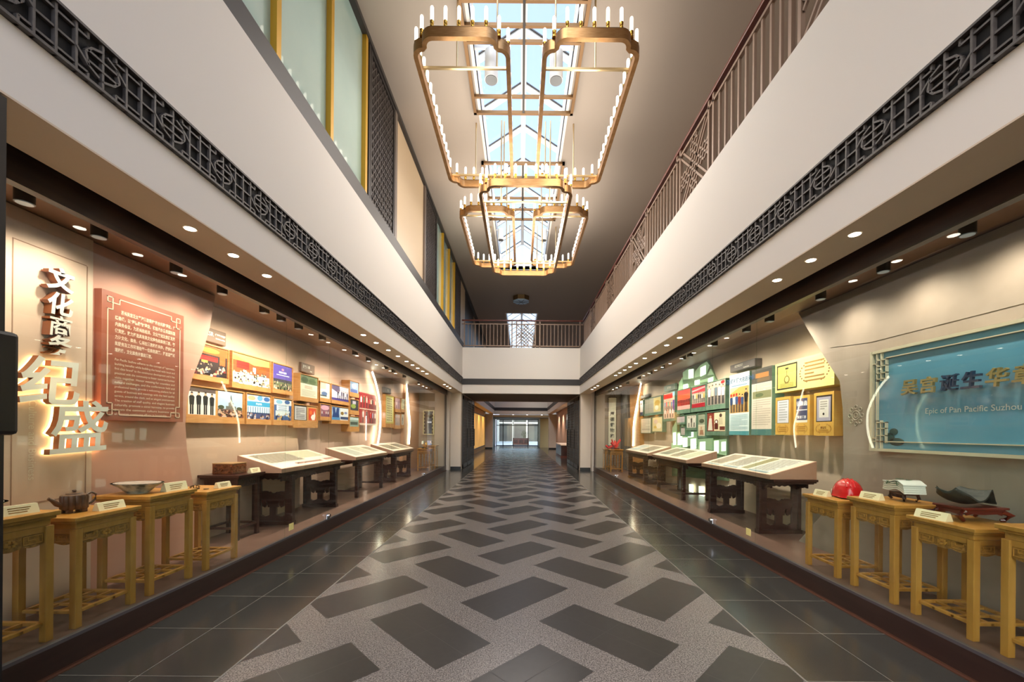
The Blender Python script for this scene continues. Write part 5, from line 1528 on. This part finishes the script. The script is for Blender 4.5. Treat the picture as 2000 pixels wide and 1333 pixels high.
# ------------------------------------------------------------------ big blue sign board on the right
X = 3.30
t = thing('title_sign_board', 'large blue board with a pale metal fretted frame and bold characters on the grey panel', 'sign', (X, 3.02, 0), -PI/2)
zt = at(1704, 692, X=X).z
zb = at(1703, 878.5, X=X).z
z2 = at(1990, 629, X=X).z
zt = (zt+z2)/2
zb = (zb+at(1990, 889, X=X).z)/2
hw = 0.78
BLUE = mat('blue_sign_ground', '#4f8cab', 0.22, noise='#6099b4', scale=1.5, coat=0.3)
PGOLD = mat('pale_gold_metal', '#d2c8b0', 0.35, 0.3)
MB().box(-hw, hw, 0.03, 0.08, zb, zt).build('panel', BLUE, t)
m_ = MB()
m_.box(-hw-0.02, -hw+0.005, 0.0, 0.08, zb-0.02, zt+0.02).box(hw-0.005, hw+0.02, 0, 0.08, zb-0.02, zt+0.02).box(-hw, hw, 0, 0.08, zt-0.005, zt+0.02).box(-hw, hw, 0, 0.08, zb-0.02, zb+0.005)
m_.build('outer_frame', PGOLD, t)
m_ = MB()
def L2(x0, z0, x1, z1, w=0.008):
    m_.box(min(x0, x1)-w/2, max(x0, x1)+w/2, 0.005, 0.03, min(z0, z1)-w/2, max(z0, z1)+w/2)
hh = (zt-zb)
for s in (-1, 1):
    for q in (0, 1):
        zz = (lambda v: zt-v) if q == 0 else (lambda v: zb+v)
        xx = lambda u: s*(hw-u)
        for u in (0.045, 0.09):
            L2(xx(u), zz(0.01), xx(u), zz(0.26))
        for v in (0.07, 0.125, 0.19, 0.245):
            L2(xx(0.045), zz(v), xx(0.14), zz(v))
        L2(xx(0.14), zz(0.06), xx(0.14), zz(0.245))
        L2(xx(0), zz(0.10), xx(0.045), zz(0.10))
    L2(s*(hw-0.045), zb+0.26, s*(hw-0.045), zt-0.26)
L2(-hw+0.14, zt-0.06, hw-0.14, zt-0.06)
L2(-hw+0.01, zb+0.07, hw-0.01, zb+0.07)
m_.build('corner_fret', PGOLD, t)
for i, ch in enumerate('吴宫诞生华章'):
    m_ = MB()
    py = 752 - (i*2)
    z = at(1850, 751, X=X).z
    put_text(m_, ch, 0.135, -0.40+0.157*i, z, 0.0, 0, 0.0008 if ch == '诞' else 0.003, depth=0.022, shear=0.1)
    m_.build('character', [mat('navy_character', '#1c3350', 0.4) if i in (2, 3) else mat('gold_character', '#a08d5c', 0.4, 0.4)]*2, t)
m_ = MB()
put_text(m_, 'Epic of Pan Pacific Suzhou', 0.062, 0.02, at(1900, 799, X=X).z, 0.028, 0, 0.0006)
m_.build('lettering', mat('silver_lettering', '#c9d3d4', 0.4), t)
m_ = MB()
for (x, z, rx, rz) in ((-0.62, 0.11, 0.05, 0.04), (-0.55, 0.07, 0.07, 0.035), (-0.58, 0.16, 0.04, 0.03)):
    m_.prism([(x+rx*math.cos(2*PI*k/14), zb+z+rz*math.sin(2*PI*k/14)) for k in range(14)], [], lambda p: (p[0], 0.025, p[1]), lambda p: (p[0], 0.03, p[1]))
m_.build('rock_painting', mat('ink_green', '#2c4a4a', 0.5), t)
# faint round medallion on the grey panel
p = at(1672, 812, X=XB)
t = thing('wall_medallion', 'faint pale openwork medallion on the grey panel beside the blue sign', 'medallion', (XB, p.y, p.z), -PI/2)
m_ = MB()
for r in (0.045, 0.022):
    m_.tube([(r*math.cos(2*PI*k/24), -0.002, r*math.sin(2*PI*k/24)) for k in range(24)], 0.005, 5, closed=True)
for k in range(8):
    a = 2*PI*k/8
    m_.tube([(0.075*math.cos(a)+0.018*math.cos(2*PI*j/12), -0.002, 0.085*math.sin(a)+0.018*math.sin(2*PI*j/12)) for j in range(12)], 0.004, 5, closed=True)
m_.build('openwork', mat('pale_plaster_relief', '#b3aa9a', 0.6), t)

# ------------------------------------------------------------------ far exhibits of both cases
for sd, items in (('L', [(13.2, 'yellow carved stand with small trophies at the far end of the left-hand case', 0.92), (14.05, 'slimmer far yellow stand beside the end of the left-hand case', 1.02)]), ('R', [(13.3, 'far yellow stand under the red coral ornament in the right-hand case', 0.95), (14.1, 'last yellow stand at the far end of the right-hand case', 0.92)])):
    for yy, lab, sc in items:
        o = dup(SP, lab, (-3.12 if sd == 'L' else 3.12, yy, ZP), PI/2 if sd == 'L' else -PI/2)
        o.scale = (1, 1, sc)
def trophy(loc, lab, h, col):
    t = thing('trophy', lab, 'trophy', loc, PI/2)
    MB().box(-0.05, 0.05, -0.04, 0.04, 0, 0.03).build('base', BLACK, t)
    MB().lathe([(0.012, 0.03), (0.012, h*0.4), (0.05, h*0.6), (0.045, h), (0.03, h)], n=14).build('cup', col, t, smooth=True)
trophy((-3.06, 13.15, ZP+0.775*0.92), 'small gold trophy on the far left yellow stand', 0.2, BRASS)
trophy((-3.20, 13.25, ZP+0.775*0.92), 'small silver trophy behind the gold one on the far left stand', 0.24, CHROME)
trophy((-3.12, 14.05, ZP+0.775*1.02), 'pale small trophy on the slimmer far left stand', 0.14, BRASS)
t = thing('red_coral_ornament', 'bright red coral-like ornament on the far right yellow stand', 'ornament', (3.12, 13.3, ZP+0.775*0.95))
MB().box(-0.12, 0.12, -0.08, 0.08, 0, 0.04).build('base', REDW, t)
random.seed(11)
m_ = MB()
CORAL = mat('red_coral', '#d8261a', 0.4)
for k in range(16):
    a, r = random.uniform(0, 2*PI), random.uniform(0.05, 0.18)
    z = random.uniform(0.12, 0.34)
    m_.tube([(0, 0, 0.04), (r*0.5*math.cos(a), r*0.5*math.sin(a), z*0.6), (r*math.cos(a), r*math.sin(a), z)], [0.03, 0.024, 0.018], 6)
m_.build('branches', CORAL, t, smooth=True)
t = thing('red_ribbon_ornament', 'low red ribbon ornament on the last right yellow stand', 'ornament', (3.12, 14.1, ZP+0.775*0.92))
MB().tube([(0.12*math.cos(k*0.5), 0.1*math.sin(k*0.5), 0.075+0.03*math.sin(k*1.3)) for k in range(13)], 0.035, 8).build('ribbon', CORAL, t, smooth=True)
MB().box(-0.08, 0.08, -0.06, 0.06, 0, 0.03).build('base', REDW, t)
t = thing('hanging_scroll', 'tall white hanging scroll with black brush writing at the far right case end', 'scroll', (3.30, 14.55, 0.95), -0.1)
MB().box(-0.13, 0.13, 0.0, 0.012, 0.0, 1.75).build('paper', mat('scroll_paper', '#efe6cf', 0.7), t)
MB().tube([(-0.16, 0.006, 0), (0.16, 0.006, 0)], 0.018, 8).tube([(-0.15, 0.006, 1.75), (0.15, 0.006, 1.75)], 0.012, 8).build('roller', ROSE, t)
m_ = MB()
for i, ch in enumerate('厚德载物和'):
    put_text(m_, ch, 0.16, 0, 1.15-0.2*i, -0.002, 0, 0.003)
MB().tube([(-0.1, 0.006, 1.76), (0, 0.006, 1.98)], 0.004, 5).tube([(0.1, 0.006, 1.76), (0, 0.006, 1.98)], 0.004, 5).build('hanging_cord', ROSE, t)
m_.build('brush_writing', mat('ink_black', '#25211c', 0.6), t)
t = thing('ornate_frame', 'white and gold ornate empty frame on the far end wall of the left-hand case', 'frame', (-3.34, 14.60, 1.33))
MB().box(-0.17, 0.17, 0.01, 0.03, 0, 0.82).build('dark_mirror', mat('dim_mirror', '#3a3634', 0.12, 0.5), t)
m_ = MB()
for s in (-1, 1):
    m_.box(s*0.17, s*0.20, -0.01, 0.05, -0.03, 0.85).box(-0.17, 0.17, -0.01, 0.05, -0.03 if s < 0 else 0.82, 0.0 if s < 0 else 0.85)
    for k in range(6):
        m_.tube([(s*(0.155), -0.005, 0.1+0.125*k-0.03), (s*0.135, -0.005, 0.1+0.125*k), (s*0.155, -0.005, 0.1+0.125*k+0.03)], 0.012, 6)
m_.build('carved_frame', mat('ivory_gold_frame', '#e3d6a8', 0.4), t)

# ------------------------------------------------------------------ folding lattice doors of the passage, and the near door edge
def fold_door(sg, y0, y1, lab, n):
    r = struct('door_%d' % n, MB().box(sg*2.235, sg*2.20, y0, y0+0.07, 0.01, 2.80).box(sg*2.235, sg*2.20, y1-0.07, y1, 0.01, 2.80).box(sg*2.235, sg*2.20, y0, y1, 0.01, 0.16).box(sg*2.235, sg*2.20, y0, y1, 2.66, 2.80), mat('black_door_frame', '#1b1918', 0.3))
    MB().box(sg*2.234, sg*2.228, y0+0.07, y1-0.07, 0.16, 2.66).build('dark_glass', mat('door_dark_glass', '#1a1a1c', 0.08), r)
    m = MB()
    k = y0+0.07
    while k < y1-0.07:
        m.box(sg*2.228, sg*2.205, k, k+0.014, 0.16, 2.66)
        k += 0.11
    z = 0.16
    while z < 2.66:
        m.box(sg*2.228, sg*2.207, y0+0.07, y1-0.07, z, z+0.014)
        z += 0.11
    m.build('lattice', mat('door_lattice_bronze', '#55504b', 0.4, 0.5), r)
    MB().box(sg*2.20, sg*2.17, y1-0.13, y1-0.02, 0.75, 1.55).build('pull_handle', BLACK, r, bevel=0.01)
    return r
for i, (a, b) in enumerate(((15.45, 16.65), (16.7, 17.9), (17.95, 19.1))):
    fold_door(-1, a, b, '', 10+i)
    fold_door(1, a, b, '', 20+i)
r = struct('door_1', MB().box(-2.25, -2.20, 0.6, 1.718, 0.0, 2.85), mat('black_door_frame', '#1b1918', 0.3))
MB().box(-2.20, -2.165, 1.60, 1.745, 1.415, 1.855).build('pull_handle', BLACK, r, bevel=0.03)

# ------------------------------------------------------------------ second hall beyond the bridge
FARW = mat('far_white_paint', '#e0d8cd', 0.7)
for nm, sg in (('left', -1), ('right', 1)):
    struct('wall_far_lower_'+nm, MB().box(sg*2.9, sg*3.0, YB, 33.5, 0.0, 3.0), mat('far_amber_wall', '#c99a4e', 0.6) if sg < 0 else mat('far_rose_wall', '#c9a288', 0.6))
    struct('wall_far_pier_'+nm, MB().box(sg*2.3, sg*3.2, 33.0, 33.5, 0, ZS), mat('pier_paint', '#d6cabb', 0.7))
    struct('baseboard_far_'+nm, MB().box(sg*2.3, sg*2.9, 32.98, 33.0, 0, 0.12), BLACK)
    for yy in (21.5, 24.5, 27.5, 30.5):
        o = lamp('far_hall_lamp', 'SPOT', (sg*2.42, yy, 2.83), 60, WARM, None, spot_size=math.radians(110), spot_blend=0.8, shadow_soft_size=0.05)
        o.rotation_euler[1] = sg*-0.25
w = MB().box(-2.2, 2.2, 33.5, 33.8, ZS, ZC)
struct('wall_far_end', w, FARW)
struct('trim_far_end', MB().box(-2.2, 2.2, 33.48, 33.5, ZF0-0.03, ZF1-0.03), mat('dark_plain_frieze', '#2e2b2b', 0.5))
# right far show case with a screen, counter and vase
t = thing('far_wall_screen', 'far grey landscape picture on the right wall of the second hall', 'picture', (2.86, 24.6, 1.62), -PI/2)
MB().box(-1.0, 1.0, 0, 0.04, 0, 0.95).build('frame', DARK, t)
picture_mesh('print', 1.9, 0.87, -0.95, 0.04, 0, [('r', 0, 0, 1, 1, '#6d7480'), ('r', 0, 0.6, 1, 1, '#b9c2cc'), ('e', 0.4, 0.4, 0.3, 0.2, '#55585c'), ('r', 0, 0, 1, 0.2, '#3a3c40')], t)
t = thing('far_counter', 'dark wooden counter with a pale top against the right wall of the second hall', 'counter', (2.55, 24.0, 0), 0)
MB().box(-0.3, 0.3, -1.6, 1.6, 0.1, 0.68).build('body', ROSE, t)
MB().box(-0.33, 0.33, -1.65, 1.65, 0.68, 0.74).build('top', BOARDT, t)
MB().box(-0.32, 0.3, -1.6, 1.6, 0, 0.1).build('plinth', mat('red_plinth', '#6a3020', 0.4), t)
tag(MB().bar((2.86, 21.7, 0.9), (2.86, 21.7, 2.2), 0.05, 0.03, (1, 0, 0)).build('led_strip', LED), 'short glowing light strip on the far right wall of the second hall', 'light strip')
t = thing('far_display_panel', 'glowing amber landscape panel on the left wall of the second hall', 'panel', (-2.86, 26.5, 0.35), PI/2)
MB().box(-5.5, 5.5, 0, 0.04, 0, 2.2).build('board', mat('amber_landscape', '#d9a24a', 0.5, noise='#b97a30', scale=1.2, detail=6, emit=0.25), t)
MB().box(-5.5, 5.5, -0.02, 0.0, -0.06, 0.0).box(-5.5, 5.5, -0.02, 0, 2.2, 2.26).build('frame', DARK, t)

# vestibule with glazed doors, then the forecourt
VY0, VY1 = 33.8, 40.0
struct('ceiling_vestibule', MB().box(-3.2, 3.2, 33.5, VY1, 2.62, 2.8), mat('vestibule_ceiling', '#a58f6a', 0.7))
struct('wall_vestibule_left', MB().box(-2.6, -2.5, VY0, VY1, 0, 2.62), mat('vestibule_wood', '#4a3020', 0.5))
struct('wall_vestibule_right', MB().box(1.75, 2.6, 36.5, VY1, 0, 2.62), mat('vestibule_tan', '#b39863', 0.6))
g = struct('window_30', MB().box(-2.4, 1.75, VY1-0.012, VY1, 0.02, 2.55), GLASS)
m_ = MB()
for x in (-2.4, -1.75, -0.75, 0.72, 1.72):
    m_.box(x-0.035, x+0.035, VY1-0.03, VY1+0.03, 0, 2.6)
for z in (0.02, 2.0, 2.56):
    m_.box(-2.4, 1.75, VY1-0.03, VY1+0.03, z, z+0.06)
m_.build('door_frame', DARK, g)
t = thing('reception_desk', 'dark carved wooden desk in front of the far glass doors', 'desk', (0.05, 43.0, 0))
MB().box(-0.82, 0.82, -0.35, 0.35, 0.06, 0.68).build('body', mat('red_carved_desk', '#4a221c', 0.4, noise='#6a342a', scale=9), t)
MB().box(-0.88, 0.88, -0.4, 0.4, 0.68, 0.74).box(-0.86, 0.86, -0.38, 0.38, 0, 0.06).build('top', ROSE, t)
for s in (-0.55, 0, 0.55):
    MB().box(s-0.2, s+0.2, -0.365, -0.35, 0.2, 0.55).build('carved_panel', ROSECARVE, t)
t = thing('planter_tree', 'small clipped tree in a pale pot beside the far desk', 'plant', (0.42, 47.0, 0))
MB().lathe([(0.25, 0), (0.32, 0.5), (0.3, 0.5)], n=14).build('pot', BLUEW, t)
random.seed(2)
m_ = MB()
for k in range(260):
    a, b2, r = random.uniform(0, 2*PI), random.uniform(-1, 1), 0.38*random.random()**0.4
    c0 = Vector((r*math.sqrt(1-b2*b2)*math.cos(a), r*math.sqrt(1-b2*b2)*math.sin(a), 1.1+r*b2*1.3))
    u = Vector((random.uniform(-1, 1), random.uniform(-1, 1), random.uniform(-1, 1))).normalized()*0.06
    v = u.cross(Vector((0.3, 0.5, 0.8))).normalized()*0.03
    m_.add([c0-u, c0+v, c0+u, c0-v], [(0, 1, 2, 3)])
m_.build('foliage', mat('dark_foliage', '#3a4a34', 0.7), t)
MB().tube([(0, 0, 0.45), (0, 0, 1.1)], 0.035, 8).build('stem', mat('bark', '#4a3a2c', 0.8), t)
# forecourt
struct('ground_forecourt', MB().box(-9, 9, 40.2, 62, -0.1, 0.004), mat('bright_paving', '#c9d0d2', 0.5, noise='#aab4ba', scale=1.2))
fb = struct('wall_forecourt', MB().box(-9, 9, 58, 58.5, 0, 4.5), mat('dark_facade', '#4a4644', 0.6, noise='#5a5a52', scale=0.6))
m_ = MB()
for x in (-5.5, -3.2, -1.1, 0.9, 3.0, 5.2):
    m_.box(x-0.12, x+0.12, 57.7, 58, 0, 4.5)
m_.box(-9, 9, 57.8, 58, 2.55, 2.75)
m_.build('white_columns', FARW, fb)
struct('wall_forecourt_left', MB().box(-3.4, -3.1, 44, 57, 0, 4.2), FARW)
